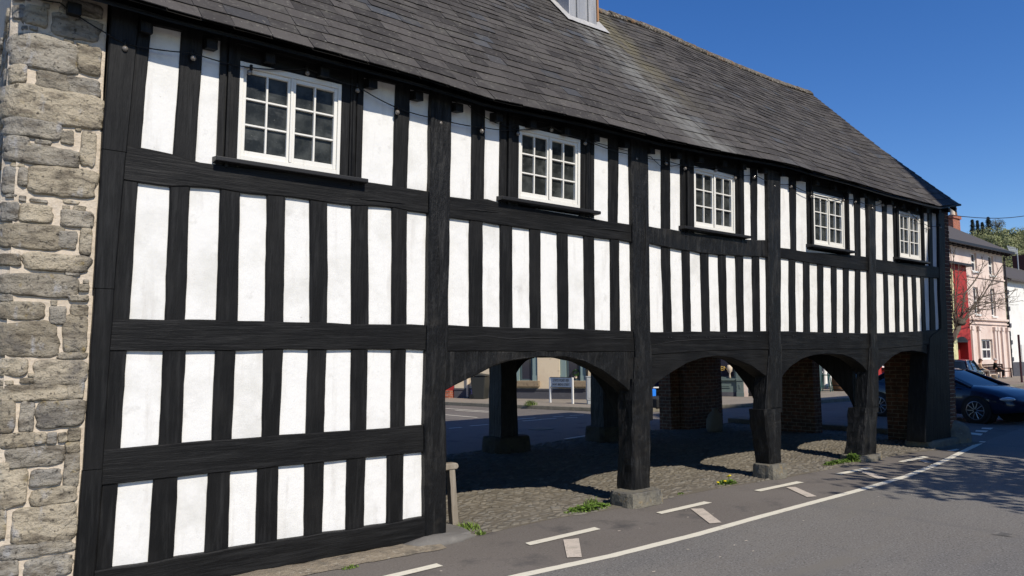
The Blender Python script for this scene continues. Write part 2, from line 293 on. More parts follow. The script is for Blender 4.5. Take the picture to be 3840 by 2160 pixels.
# pavement behind the side street, with kerb
def pave(name, line, far, kb=.12):
    p = MB(); p.prism(line + far, lambda u, v, d: (u, v, d), .002, kb); tag(p.build(name, MT['pavement']), kind='structure')
    k = MB(); x = 0; 
    for i in range(len(line) - 1):
        a = Vector(line[i]); b = Vector(line[i + 1]); n = max(1, int((b - a).length / .9)); d = (b - a).normalized(); s = Vector((d.y, -d.x))
        for j in range(n):
            q = a.lerp(b, j / n) + d * .006; r = a.lerp(b, (j + 1) / n) - d * .006
            vs = [(q + s * .004), (r + s * .004), (r - s * .14), (q - s * .14)]
            k.add([(v.x, v.y, 0.001) for v in vs] + [(v.x, v.y, kb + .004) for v in vs], [(0, 3, 2, 1), (4, 5, 6, 7), (0, 1, 5, 4), (1, 2, 6, 5), (2, 3, 7, 6), (3, 0, 4, 7)])
    tag(k.build(name + '_kerb', MT['kerb'], bevel=.012), kind='structure')
pave('pavement', [(10.5, 30), (12.0, 18.6), (12.45, 16.4), (12.95, 14.2), (13.65, 11.5), (14.7, 10.1), (16.5, 9.75), (18.4, 9.3), (22.4, 8.6), (30, 8.3), (45, 8.6), (70, 9.3), (110, 10)], [(110, 14.6), (60, 14.6), (32, 15), (26, 18), (20, 30)])
# grass verge strip / low step by the gable end
st = MB(); st.box(13.05, 1.45, 0, 13.6, 5.9, .14); tag(st.build('stone_step', MT['padstone'], bevel=.02), 'low worn stone step across the openings of the brick gable end', 'step')
# ------------------------------------------------------------------ MARKET HALL
hall = thing('market_hall', 'black and white timber framed market hall raised on posts under a long slate roof', 'building', (4.5, 2.8, 0))
HO = Vector((4.5, 2.8, 0))
def hb(mb, name, m, parent=None, smooth=False, bevel=0, seg=2, label=None):     # build in world coordinates, parent to the hall
    o = mb.build(name, m, None, smooth, bevel, seg)
    par = parent or hall; o.parent = par; wm = Vector((0, 0, 0)); q = par
    while q is not None: wm += q.location; q = q.parent
    o.location = -wm
    if label: o['label'] = label
    return o
def timber(TL, TR, BR, BL, along='v', yf=-.03, yb=.08, wob=.006, bow=0, seed=None, step=.09):
    """hewn timber given by four corners in the wall (X,Z): front face as a wobbling grid, chamfered arrises"""
    mb = MB(); sd = random.random() * 100 if seed is None else seed
    TL, TR, BR, BL = [Vector(p) for p in (TL, TR, BR, BL)]
    if along == 'v': L_ = ((TL - BL).length + (TR - BR).length) / 2
    else: L_ = ((TL - TR).length + (BL - BR).length) / 2
    n = max(2, int(L_ / step)); U = (0, .05, .3, .7, .95, 1); vs = []
    def pt(s, u):
        if along == 'v': a = BL.lerp(TL, s); b = BR.lerp(TR, s)
        else: a = BL.lerp(BR, s); b = TL.lerp(TR, s)
        wd = (b - a).length; e = .0
        p = a.lerp(b, u); dirn = (b - a) / max(wd, 1e-6)
        ed = -1 if u < .5 else 1
        if u in (0, .05, .95, 1):
            o = wob * (1.0 * sn((s * L_ * 1.7, ed * 3, sd), 1) + .8 * sn((s * L_ * 7, ed * 3, sd), 1)); p = p + dirn * o
            if u in (.05, .95): p = (a if u < .5 else b) + dirn * (o - ed * .009)
        return p
    for i in range(n + 1):
        s = i / n
        for j, u in enumerate(U):
            p = pt(s, u); y = yf + wob * .7 * sn((p.x * 3, p.y * 3, sd), 1)
            if u in (0, 1): y += .009
            vs.append(W(p.x, y, p.y))
        for u in (0, 1):
            p = pt(s, u); vs.append(W(p.x, yb, p.y))
    r = len(U) + 2; fs = []
    for i in range(n):
        o = i * r; q = o + r
        for j in range(len(U) - 1): fs.append((o + j, o + j + 1, q + j + 1, q + j))
        fs.append((o, q, q + 6, o + 6)); fs.append((o + 5, o + 7, q + 7, q + 5))
    fs.append((0, 6, 7, 5, 4, 3, 2, 1)); o = n * r; fs.append((o, o + 1, o + 2, o + 3, o + 4, o + 5, o + 7, o + 6))
    mb.add(vs, fs); return mb
def poly_timber(P, yf, yb):
    mb = MB(); mb.prism(P, lambda u, v, d: W(u, d, v), yf, yb); return mb
# panels of limewashed plaster: corners measured on the wall (TL, TR, BL, BR), per bay and storey
def cr(ox, oy, s): return lambda x, y: FK(ox + x / s, oy + y / s)
c1 = cr(0, 0, 2.0125); c2 = cr(0, 700, 2.0125); c3 = cr(0, 1400, 1.906); c4 = cr(900, 100, 2.0125); c5 = cr(900, 700, 2.0125); c6 = cr(900, 1400, 1.906)
cd_ = lambda x, y: FK(x / .67083, y / .67083)
c7 = cr(1640, 700, 2.195); c8 = cr(2380, 500, 2.9); c9 = cr(2380, 900, 2.898); cA = cr(2900, 550, 2.07)
def quads(c, rows): return [(c(*r[0:2]), c(*r[2:4]), c(*r[4:6]), c(*r[6:8])) for r in rows]   # TL TR BL BR
R1 = {0: (quads(c1, [(1145, 185, 1373, 235, 1068, 1115, 1310, 1165), (1538, 278, 1672, 300, 1480, 1220, 1632, 1240)]), quads(c4, [(938, 380, 1180, 435, 915, 1165, 1158, 1200), (1290, 468, 1452, 510, 1265, 1220, 1438, 1248)])),
      1: (quads(c4, [(1612, 558, 1755, 590, 1592, 1285, 1750, 1305)]) + quads(cd_, [(1222, 275, 1260, 285, 1219, 498, 1258, 510)]), quads(cd_, [(1497, 340, 1533, 348, 1493, 550, 1533, 558), (1558, 352, 1590, 360, 1556, 560, 1597, 567)])),
      2: (quads(c8, [(150, 145, 298, 180, 170, 1015, 300, 1040), (393, 200, 502, 225, 395, 1050, 517, 1075)]), quads(c8, [(1187, 360, 1270, 378, 1197, 1150, 1282, 1158), (1340, 390, 1452, 412, 1342, 1163, 1463, 1170)])),
      3: (quads(cA, [(62, 220, 130, 235, 65, 785, 145, 795), (180, 255, 267, 275, 185, 805, 272, 820)]), quads(cA, [(587, 358, 632, 368, 597, 840, 645, 845), (678, 378, 740, 388, 682, 850, 753, 860)])),
      4: (quads(cA, [(797, 405, 855, 420, 807, 875, 858, 882), (887, 430, 937, 440, 890, 885, 945, 895)]), quads(cA, [(1170, 495, 1205, 500, 1180, 920, 1215, 925), (1235, 510, 1280, 518, 1243, 930, 1283, 935)]))}
T2 = lambda a, b, c, d: (a, b, c, d)
R2 = {0: [(c2(1045, -35), c2(1283, 0), c2(980, 1000), c2(1245, 1005)), (c2(1437, 0), c2(1665, 20), c2(1400, 1000), c2(1635, 1005)), (c2(1815, 45), c5(207, 65), c2(1797, 1015), c5(192, 1015))] +
      quads(c5, [(347, 75, 530, 100, 333, 1020, 532, 1025), (667, 120, 845, 145, 665, 1025, 845, 1038), (972, 145, 1153, 158, 976, 1038, 1150, 1040), (1265, 180, 1437, 205, 1262, 1035, 1412, 1045)]),
      1: quads(c7, [(115, 255, 272, 280, 102, 1138, 268, 1148), (380, 293, 523, 315, 378, 1150, 525, 1155), (622, 328, 763, 350, 626, 1160, 772, 1163), (855, 358, 995, 380, 858, 1165, 1003, 1168), (1080, 388, 1213, 405, 1088, 1168, 1222, 1175), (1297, 418, 1430, 435, 1305, 1178, 1435, 1185), (1502, 440, 1640, 468, 1508, 1185, 1630, 1190)]),
      2: quads(c9, [(175, 40, 300, 75, 203, 1000, 328, 998), (393, 90, 523, 115, 415, 995, 545, 995), (608, 118, 725, 140, 622, 992, 748, 1000), (808, 145, 920, 165, 828, 992, 942, 995), (1000, 162, 1105, 172, 1015, 995, 1128, 992), (1185, 168, 1287, 180, 1197, 990, 1300, 992), (1362, 175, 1470, 190, 1375, 988, 1475, 990)]),
      3: quads(cA, [(65, 865, 127, 875, 70, 1432, 133, 1433), (175, 885, 240, 895, 180, 1435, 243, 1438), (285, 905, 350, 912, 290, 1438, 355, 1440), (393, 922, 456, 932, 397, 1440, 463, 1443), (497, 938, 550, 945, 497, 1443, 552, 1445), (590, 950, 643, 958, 592, 1445, 643, 1447), (680, 958, 755, 965, 682, 1448, 760, 1449)]),
      4: quads(cA, [(807, 970, 862, 980, 815, 1448, 873, 1448), (893, 982, 945, 990, 905, 1440, 958, 1440), (978, 992, 1017, 997, 985, 1438, 1028, 1436), (1045, 998, 1083, 1003, 1057, 1436, 1097, 1434), (1110, 1005, 1148, 1010, 1125, 1432, 1165, 1430), (1175, 1012, 1215, 1018, 1190, 1425, 1225, 1424), (1248, 1018, 1287, 1023, 1265, 1422, 1300, 1420)])}
R3 = [(c2(957, 1240), c2(1235, 1240), c3(863, 535), c3(1138, 512)), (c2(1405, 1240), c2(1625, 1237), c3(1303, 497), c3(1513, 480)), (c2(1783, 1240), c5(183, 1232), c3(1665, 470), c6(155, 455)), (c5(330, 1228), c5(520, 1232), c6(290, 440), c6(475, 430)), (c5(655, 1232), c5(845, 1230), c6(605, 420), c6(793, 408)), (c5(970, 1228), c5(1145, 1232), c6(908, 402), c6(1082, 390)), (c5(1256, 1225), c5(1412, 1235), c6(1183, 378), c6(1317, 368))]
R4 = [(c3(845, 790), c3(1100, 760), c3(805, 1390), c3(1060, 1352)), (c3(1273, 742), c3(1490, 717), c3(1245, 1310), c3(1467, 1280)), (c3(1650, 702), c6(130, 685), c3(1632, 1248), c6(115, 1218)), (c6(278, 665), c6(467, 650), c6(265, 1190), c6(457, 1165)), (c6(607, 635), c6(768, 618), c6(595, 1138), c6(762, 1115)), (c6(902, 603), c6(1057, 590), c6(890, 1092), c6(1050, 1072)), (c6(1175, 577), c6(1327, 562), c6(1168, 1050), c6(1325, 1022))]
V = Vector
def ext(a, b, d): a = V(a); b = V(b); return a + (a - b).normalized() * d      # move a away from b
def studs(ps, yf=-.028):
    for i in range(len(ps) - 1):
        A = ps[i]; B = ps[i + 1]
        hb(timber(ext(A[1], A[3], .03), ext(B[0], B[2], .03), ext(B[2], B[0], .03), ext(A[3], A[1], .03), 'v', yf + .004 * random.random(), .1), 'stud', MT['timber_up'])
def plaster(X0a, X1a, Z0, Z1, name='plaster_panel'):   # sheet of plaster between z0 and z1 (slightly uneven)
    n = max(2, int((X1a - X0a) / .12)); m_ = max(2, int((Z1 - Z0) / .12)); mb = MB(); vs = []
    for i in range(n + 1):
        for j in range(m_ + 1):
            x = X0a + (X1a - X0a) * i / n; z = Z0 + (Z1 - Z0) * j / m_; vs.append(W(x, .004 * noise.noise(Vector((x * 3, z * 3, 0))) + .003 * noise.noise(Vector((x * 9, z * 9, 0))), z))
    r = m_ + 1; mb.add(vs, [(i * r + j, (i + 1) * r + j, (i + 1) * r + j + 1, i * r + j + 1) for i in range(n) for j in range(m_)])
    N0 = len(mb.v); mb.add([W(X0a, .12, Z0), W(X1a, .12, Z0), W(X1a, .12, Z1), W(X0a, .12, Z1)], [(0, 1, 2, 3)])
    hb(mb, name, MT['plaster'], smooth=True)
def polyZ(pts):            # piecewise linear Z(X)
    pts = sorted(pts); xs = [p[0] for p in pts]; zs = [p[1] for p in pts]; return lambda x: float(np.interp(x, xs, zs))
def rail(x0, x1, top, bot, yf, name='rail', m='timber_along', step=.1, wob=.004, yb=.1):
    n = max(4, int((x1 - x0) / step)); sd = random.random() * 50; vs = []; r = 7; mb = MB()
    for i in range(n + 1):
        x = x0 + (x1 - x0) * i / n; t = top(x) + wob * sn((x * 3, 0, sd)); b = bot(x) + wob * sn((x * 3, 9, sd)); y = yf + .005 * sn((x * 2, 4, sd)); mz = (t + b) / 2
        for (yy, zz) in ((yb, b), (y + .009, b), (y, b + .009), (y + .004 * sn((x * 5, 2, sd)), mz), (y, t - .009), (y + .009, t), (yb, t)): vs.append(W(x, yy, zz))
    mb.add(vs, [(i * r + j, (i + 1) * r + j, (i + 1) * r + j + 1, i * r + j + 1) for i in range(n) for j in range(r - 1)] + [tuple(range(r)), tuple(range(n * r, n * r + r))])
    return hb(mb, name, MT[m])
# main posts: edges (X at given Z)
pq = lambda L_, Y=-.075: [FK(x, y, Y) for x, y in L_]
P2 = (pq([(1621, 345), (1614.5, 700), (1603, 1311), (1595, 1505), (1595, 2045)]), pq([(1699, 345), (1691, 700), (1682.6, 1316), (1674, 1494), (1676.5, 2040)]))
P2[0][-1] = (P2[0][-1][0], .03); P2[1][-1] = (P2[1][-1][0], .03); P2[0].insert(0, (P2[0][0][0] + .01, 4.7)); P2[1].insert(0, (P2[1][0][0] + .01, 4.7))
post_x = [None, pq([(2371, 581), (2381, 1222), (2434, 581), (2443, 1222)]), pq([(2882, 655), (2889, 1242), (2930, 662), (2932, 1242)]), pq([(3258.5, 743), (3268, 1249), (3285, 748), (3292, 1249)])]
def post_full(L_, R_, yf, yb, name='post', m='timber_rough'):
    ZL = polyZ([(z, x) for x, z in L_]); ZR = polyZ([(z, x) for x, z in R_]); z0 = min(L_[-1][1], R_[-1][1]); z1 = max(L_[0][1], R_[0][1]); n = int((z1 - z0) / .07); mb = MB(); sd = random.random() * 50; vs = []; r = 8
    for i in range(n + 1):
        z = z0 + (z1 - z0) * i / n; a = ZL(z) + .007 * sn((z * 2.5, 1, sd)) + .004 * sn((z * 9, 1, sd)); b = ZR(z) + .007 * sn((z * 2.5, 7, sd)) + .004 * sn((z * 9, 7, sd))
        for (x, y) in ((a, yb), (a, yf + .015), (a + .015, yf), (a + (b - a) * .35, yf), (a + (b - a) * .7, yf), (b - .015, yf), (b, yf + .015), (b, yb)):
            vs.append(W(x, y + .006 * sn((x * 8, z * 3, sd)), z))
    mb.add(vs, [(i * r + j, (i + 1) * r + j, (i + 1) * r + (j + 1) % r, i * r + (j + 1) % r) for i in range(n) for j in range(r)] + [tuple(range(r)), tuple(range(n * r, n * r + r))])
    return hb(mb, name, MT[m])
post_full(P2[0], P2[1], -.075, .28)
for k in (1, 2, 3):
    a, b, c, d = post_x[k]
    L_ = [(a[0] + (a[0] - b[0]) / (a[1] - b[1]) * (4.62 - a[1]), 4.62), (b[0], b[1]), (b[0] + .0, [0, 1.3, 1.03, 0.9][k])]; R_ = [(c[0] + (c[0] - d[0]) / (c[1] - d[1]) * (4.62 - c[1]), 4.62), (d[0], d[1]), (d[0], [0, 1.3, 1.03, .9][k])]
    if k == 1: L_[2] = (3.06, 1.0); R_[2] = (3.30, 1.0)
    post_full(L_, R_, -.07, .1)
endL = pq([(3520, 800), (3524, 1100), (3530, 1235), (3487, 1262), (3470, 1643)], -.05); endR = pq([(3544, 807), (3546, 1060), (3555.5, 1260), (3563, 1450), (3567, 1643)], -.05)
endL[0] = (endL[0][0], 4.7); endR[0] = (endR[0][0], 4.7)
post_full(endL, endR, -.05, .3, m='timber_up')
# lower halves of the arcade posts: squared, with the inner weathered half behind
def low_post(xf0, xf1, zt, zb, lean, depth, name='post', side_dx=0):
    mb = MB(); n = 16; sd = random.random() * 30; vs = []; ring = 12
    for i in range(n + 1):
        t = i / n; z = zb + (zt - zb) * t; a = xf0[0] + (xf0[1] - xf0[0]) * t; b = xf1[0] + (xf1[1] - xf1[0]) * t
        q = [(a, depth), (a - .0, depth * .55), (a, .03), (a + .01, -.07), (a + .03, -.1), (a + (b - a) * .5, -.105), (b - .035, -.1), (b, -.065), (b + .005, .05), (b, depth * .6), (b - .01, depth), (a + (b - a) * .5, depth + .02)]
        for j, (x, y) in enumerate(q):
            am = .022 if j in (0, 1, 2, 11) else .013
            vs.append(W(x + am * sn((j * 2, z * 5, sd)) + am * .6 * sn((j, z * 14, sd)), y + am * sn((j * 3, z * 6, sd + 3)), z))
    mb.add(vs, [(i * ring + j, (i + 1) * ring + j, (i + 1) * ring + (j + 1) % ring, i * ring + (j + 1) % ring) for i in range(n) for j in range(ring)] + [tuple(range(ring)), tuple(range(n * ring, n * ring + ring))])
    return hb(mb, name, MT['timber_rough'])
def lp(bl, tl, br, tr, d):
    q = [FK(x, y, -.10) for x, y in (bl, tl, br, tr)]; low_post((q[0][0], q[1][0]), (q[2][0], q[3][0]), (q[1][1] + q[3][1]) / 2, (q[0][1] + q[2][1]) / 2 - .02, 0, d)
lp((2372, 1846), (2376, 1420), (2444, 1842), (2446, 1420), .15)
lp((2893, 1746), (2868, 1540), (2935, 1740), (2933, 1528), .17)
lp((3236, 1704), (3250, 1535), (3290, 1702), (3293, 1524), .22)
# braces splitting off the front of the posts (inner raking half of each post head)
for (a, b, c, d) in (((2382, 1340), (2446, 1340), (2446, 1440), (2378, 1440)), ((2889, 1290), (2934, 1290), (2936, 1545), (2868, 1545)), ((3263, 1300), (3295, 1300), (3296, 1545), (3250, 1545))):
    hb(timber(FK(*a, -.055), FK(*b, -.055), FK(*c, -.055), FK(*d, -.055), 'v', -.055, .16, .008), 'post', MT['timber_rough'])
# cross-frame arched braces running into the building from each post
def cross_brace(x, w_, zs=1.0, ytop=1.35, y0=.2):
    P = [(y0, zs - .25), (y0, 1.86), (ytop + .3, 1.86), (ytop, 1.80)]
    for i in range(1, 10):
        t = i / 9; P.append((ytop - (ytop - y0 - .08) * t, 1.80 - (1.80 - zs + .05) * (1 - math.cos(t * math.pi / 2)) ** 1.0))
    mb = MB(); mb.prism(P, lambda u, v, d: (d, u + .05, v), x, x + w_); hb(mb, 'brace', MT['timber_up'], bevel=.01)
for x, zs_, yt_ in ((3.06, 1.15, 1.2), (6.02, 1.3, .95), (8.98, 1.1, 1.25), (.0, 1.15, 1.2)): cross_brace(x, .15, zs_, yt_)
# padstones
def padstone(x0, x1, y0, y1, zt, m='padstone', taper=.04, name='padstone'):
    mb = MB(); n = 6; sd = random.random() * 40; vs = []; lay = [(0, 1.0), (.35, 1.0), (.8, .97), (.96, .94), (1.0, .88)]
    ring = 24
    for (h, s) in lay:
        for k in range(ring):
            t = 2 * math.pi * k / ring; c, s_ = math.cos(t), math.sin(t); q = (abs(c) ** 5 + abs(s_) ** 5) ** (-1 / 5)
            x = (x0 + x1) / 2 + (x1 - x0) / 2 * c * q * (s if h > .5 else 1) ; y = (y0 + y1) / 2 + (y1 - y0) / 2 * s_ * q * (s if h > .5 else 1)
            d = .02 * sn((x * 6, y * 6 + h * 2, sd)) + .01 * sn((x * 20, y * 20, sd + h)); vs.append((x + d, y + d, h * zt + .01 * sn((x * 5, y * 5, sd)) + .001))
    mb.add(vs, [(i * ring + j, (i + 1) * ring + j, (i + 1) * ring + (j + 1) % ring, i * ring + (j + 1) % ring) for i in range(4) for j in range(ring)] + [tuple(range(4 * ring, 5 * ring))])
    return hb(mb, name, MT[m])
padstone(2.66, 3.28, -.30, .14, .17)['label'] = 'squared padstone with ochre stained front'
padstone(5.72, 6.14, -.21, .18, .21); padstone(8.42, 9.1, -.2, .3, .10); padstone(11.2, 12.5, -.16, .5, .14)
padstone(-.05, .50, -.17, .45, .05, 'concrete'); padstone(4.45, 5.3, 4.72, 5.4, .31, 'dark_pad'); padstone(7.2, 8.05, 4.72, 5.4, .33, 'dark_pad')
# rows of studs, plaster and rails
XL = -2.86      # inner edge of the corner plank
pm = [FK(1655, 800)[0], (post_x[1][0][0] + post_x[1][3][0]) / 2, (post_x[2][0][0] + post_x[2][3][0]) / 2, (post_x[3][0][0] + post_x[3][3][0]) / 2]
bays = [(-2.9, pm[0] - .05), (pm[0] - .02, pm[1]), (pm[1], pm[2]), (pm[2], pm[3]), (pm[3], FK(3530, 1000)[0])]
po = pm
rtop = {}; rbot = {}; ltop = {}
for b in range(5):
    A, B = R1[b]; allp = A + B
    studs(A); studs(B)
    rtop[b] = polyZ([p for q in allp for p in (q[2], q[3])]); rbot[b] = polyZ([p for q in R2[b] for p in (q[0], q[1])]); ltop[b] = polyZ([p for q in R2[b] for p in (q[2], q[3])])
    studs(R2[b]); x0, x1 = bays[b]
    rail(x0, x1, rtop[b], rbot[b], -.038 if b != 2 else -.045, m='timber_along' if b != 2 else 'timber_rough', wob=.004 if b != 2 else .012)
    plaster(x0 , x1 , 1.95, 3.5)
    # wall plate over the panels
    wt = polyZ([p for q in allp for p in (q[0], q[1])])
    rail(x0, x1, lambda x: 4.72, lambda x, wt=wt: wt(x), -.026, 'wall_plate')
studs(R3); studs(R4)
rail(bays[0][0], .06, ltop[0], polyZ([p for q in R3 for p in (q[0], q[1])]), -.04)
rail(bays[0][0] - .02, .03, polyZ([p for q in R3 for p in (q[2], q[3])]), polyZ([p for q in R4 for p in (q[0], q[1])]), -.04)
rail(bays[0][0] - .03, .0, polyZ([p for q in R4 for p in (q[2], q[3])]), polyZ([(-3, -.02), (-1.34, .02), (-.66, .03), (0, .0)]), -.06, 'sill_beam', wob=.01)
plaster(-3.0, .03, .1, 1.97)
fk = lambda ox, oy, s_, L_: [FK(ox + x / s_, oy + y / s_, -.035) for x, y in L_]
LB = {1: fk(1640, 700, 2.195, ((100, 1355), (1620, 1360))), 2: fk(2380, 900, 2.898, ((205, 1245), (900, 1200), (1470, 1190))), 3: fk(2900, 1200, 2.683, ((92, 300), (980, 292))), 4: fk(2900, 1200, 2.683, ((1065, 295), (1580, 245)))}
for b in (1, 2, 3, 4): rail(bays[b][0], bays[b][1], ltop[b], polyZ(LB[b]), -.04, 'lintel', wob=.005, yb=.3)
def crack(c, L_, y=-.041):
    P = [c(x, yy) for x, yy in L_]; Q = []
    for i in range(len(P) - 1):
        for k in range(5): t = k / 5; Q.append((P[i][0] + (P[i + 1][0] - P[i][0]) * t, P[i][1] + (P[i + 1][1] - P[i][1]) * t + .004 * (random.random() - .5)))
    Q.append(P[-1]); mb = MB(); n = len(Q); mb.tube([W(x, y, z) for x, z in Q], [.0015 + .0045 * math.sin(math.pi * i / (n - 1)) for i in range(n)], 5); hb(mb, 'crack', MT['rubber'])
crack(c7, ((105, 1220), (240, 1238), (400, 1230), (600, 1255), (770, 1243), (1000, 1245), (1200, 1255))); crack(c7, ((1290, 1235), (1450, 1252), (1620, 1250)))
crack(c9, ((205, 1140), (400, 1105), (640, 1082), (1000, 1075), (1460, 1110)), -.043); crack(c7, ((115, 188), (300, 192), (500, 215))); crack(c7, ((1200, 340), (1400, 350), (1630, 382)))
crack(c5, ((900, 95), (1000, 102), (1240, 128)), -.043); crack(c5, ((1480, 400), (1495, 700), (1475, 1000)), -.078); crack(c5, ((1540, 1020), (1530, 1180), (1545, 1400)), -.078); crack(c7, ((1690, 100), (1700, 400), (1685, 800)), -.074)
for i, q in enumerate(R2[2][:-1] + R2[3][:-1]):       # oak pegs under the feet of the studs
    nq = (R2[2] + R2[3])[(i if i < 6 else i + 1) + 1]
    for t in (.3, .7):
        x = q[3][0] + (nq[2][0] - q[3][0]) * t; z = q[3][1] - .075; mb = MB(); mb.lathe([(.009, -.004), (.009, .006), (.005, .009)], 0, 0, 8); mb.xform(lambda a, b, c, x=x, z=z: W(x + a, -.042 - c, z + b)); hb(mb, 'peg', MT['sill_black'])
# first studs at the ends of bays (beside corner, posts) so that no plaster shows where the photo has timber
def edge_stud(a, b, c, d, yf=-.027): hb(timber(a, b, c, d, 'v', yf, .1), 'stud', MT['timber_up'])
q = R1[0][0][0]; edge_stud((-2.86, 4.7), ext(q[0], q[2], .1), ext(q[2], q[0], .03), (-2.92, q[2][1]))
q = R2[0][0]; edge_stud((-2.92, q[0][1] + .05), ext(q[0], q[2], .03), ext(q[2], q[0], .03), (-2.94, q[2][1] - .03))
q = R3[0]; edge_stud((-2.94, q[0][1] + .03), ext(q[0], q[2], .03), ext(q[2], q[0], .03), (-2.96, q[2][1] - .03))
q = R4[0]; edge_stud((-2.905, q[0][1] + .03), ext(q[0], q[2], .03), ext(q[2], q[0], .05), (-2.93, q[2][1] - .05))
# corner cover boards against the rubble
for (z1, z0, xa, xb, ya) in ((4.7, 3.45, (-2.995, -3.02), (-2.79, -2.845), -.052), (3.445, 2.37, (-3.02, -3.03), (-2.845, -2.885), -.049), (2.365, 1.0, (-3.02, -3.04), (-2.885, -2.905), -.052), (.995, .0, (-3.04, -3.075), (-2.905, -2.935), -.055)):
    hb(timber((xa[0], z1), (xb[0], z1), (xb[1], z0), (xa[1], z0), 'v', ya, .1, .004), 'corner_board', MT['timber_up'])
# arch braces below the lintels
def arch(xa, xb, top, curve, yf=-.028, yb=.2, rough=False, name='arch_brace'):
    xs = sorted(set([xa + (xb - xa) * i / 40 for i in range(41)])); tp = polyZ(top); bt = polyZ(curve); mb = MB(); vs = []; sd = random.random() * 20; am = .012 if rough else .003
    xm = (xs[0] + xs[-1]) / 2
    for x in xs:
        t = tp(x) + .012; b = min(bt(x) + am * sn((x * 4, 0, sd)), t - .01); zz = [b + (t - b) * k / 5 for k in range(6)]
        ring = [(yb, b), (yf + .015, b), (yf, b + .012)] + [(yf + am * sn((x * 5, z * 5, sd)), z) for z in zz[1:5]] + [(yf, t - .008), (yf + .012, t), (yb, t)]
        vs += [W(x, y, z) for y, z in ring]
    r = 10; n = len(xs) - 1
    mb.add(vs, [(i * r + j, (i + 1) * r + j, (i + 1) * r + j + 1, i * r + j + 1) for i in range(n) for j in range(r - 1)] + [(i * r, i * r + r - 1, (i + 1) * r + r - 1, (i + 1) * r) for i in range(n)] + [tuple(range(r)), tuple(range(n * r, n * r + r))])
    hb(mb, name, MT['timber_rough'] if rough else MT['timber_along'])
def spring(c, left, right): return [left] + c + [right]
A2 = fk(1640, 1280, 2.683, ((60, 520), (110, 490), (300, 380), (530, 270), (700, 210), (880, 175), (1100, 158), (1300, 170), (1480, 205), (1650, 280), (1840, 420), (1930, 500), (1985, 570)))
A3 = fk(2300, 1280, 2.683, ((385, 520), (415, 450), (480, 390), (600, 310), (740, 225), (900, 170), (1050, 150), (1200, 170), (1400, 250), (1560, 370), (1620, 470)))
A4 = fk(2900, 1200, 2.683, ((60, 640), (92, 575), (180, 470), (300, 390), (420, 355), (540, 343), (700, 350), (800, 385), (900, 460), (965, 540), (1010, 640)))
A5 = fk(2900, 1200, 2.683, ((1050, 540), (1065, 510), (1120, 450), (1200, 375), (1290, 325), (1400, 312), (1500, 325), (1570, 360), (1650, 430)))
arch(pm[0] + .05, A2[-1][0], LB[1], A2, yf=-.03, rough=True)
arch(A3[0][0], A3[-1][0], LB[2], A3)
arch(A4[0][0], A4[-1][0], LB[3], A4)
arch(A5[0][0], A5[-1][0], LB[4], A5)
# plinth under the sill beam
pl = MB(); vs = []; n = 40
for i in range(n + 1):
    x = -3.4 + 3.4 * i / n; a = .03 * sn((x * 2, 0, 3)); vs += [(x, .1, .03), (x, -.05, .025 + .02 * sn((x * 5, 2, 2))), (x, -.2 - a, .03 + .01 * sn((x * 6, 1, 1))), (x, -.38 - a - .06 * sn((x * 4, 5, 5)), .006)]
pl.add(vs, [(i * 4 + j, i * 4 + 4 + j, i * 4 + 5 + j, i * 4 + 1 + j) for i in range(n) for j in range(3)]); hb(pl, 'plinth', mat('worn_plinth', (.27, .225, .165), .95, .1, layers=[(7, 7, .48, .66, (.16, .14, .11)), (20, 6, .56, .7, (.38, .34, .27))], bump=[(18, 1.0, .03), (50, .6, .01)]))
fo = MB(); fo.blob((.07, -.13, 0), (.40, .15, .075), 18, 8, .25, 2.5); hb(fo, 'footing', MT['concrete'], smooth=True)
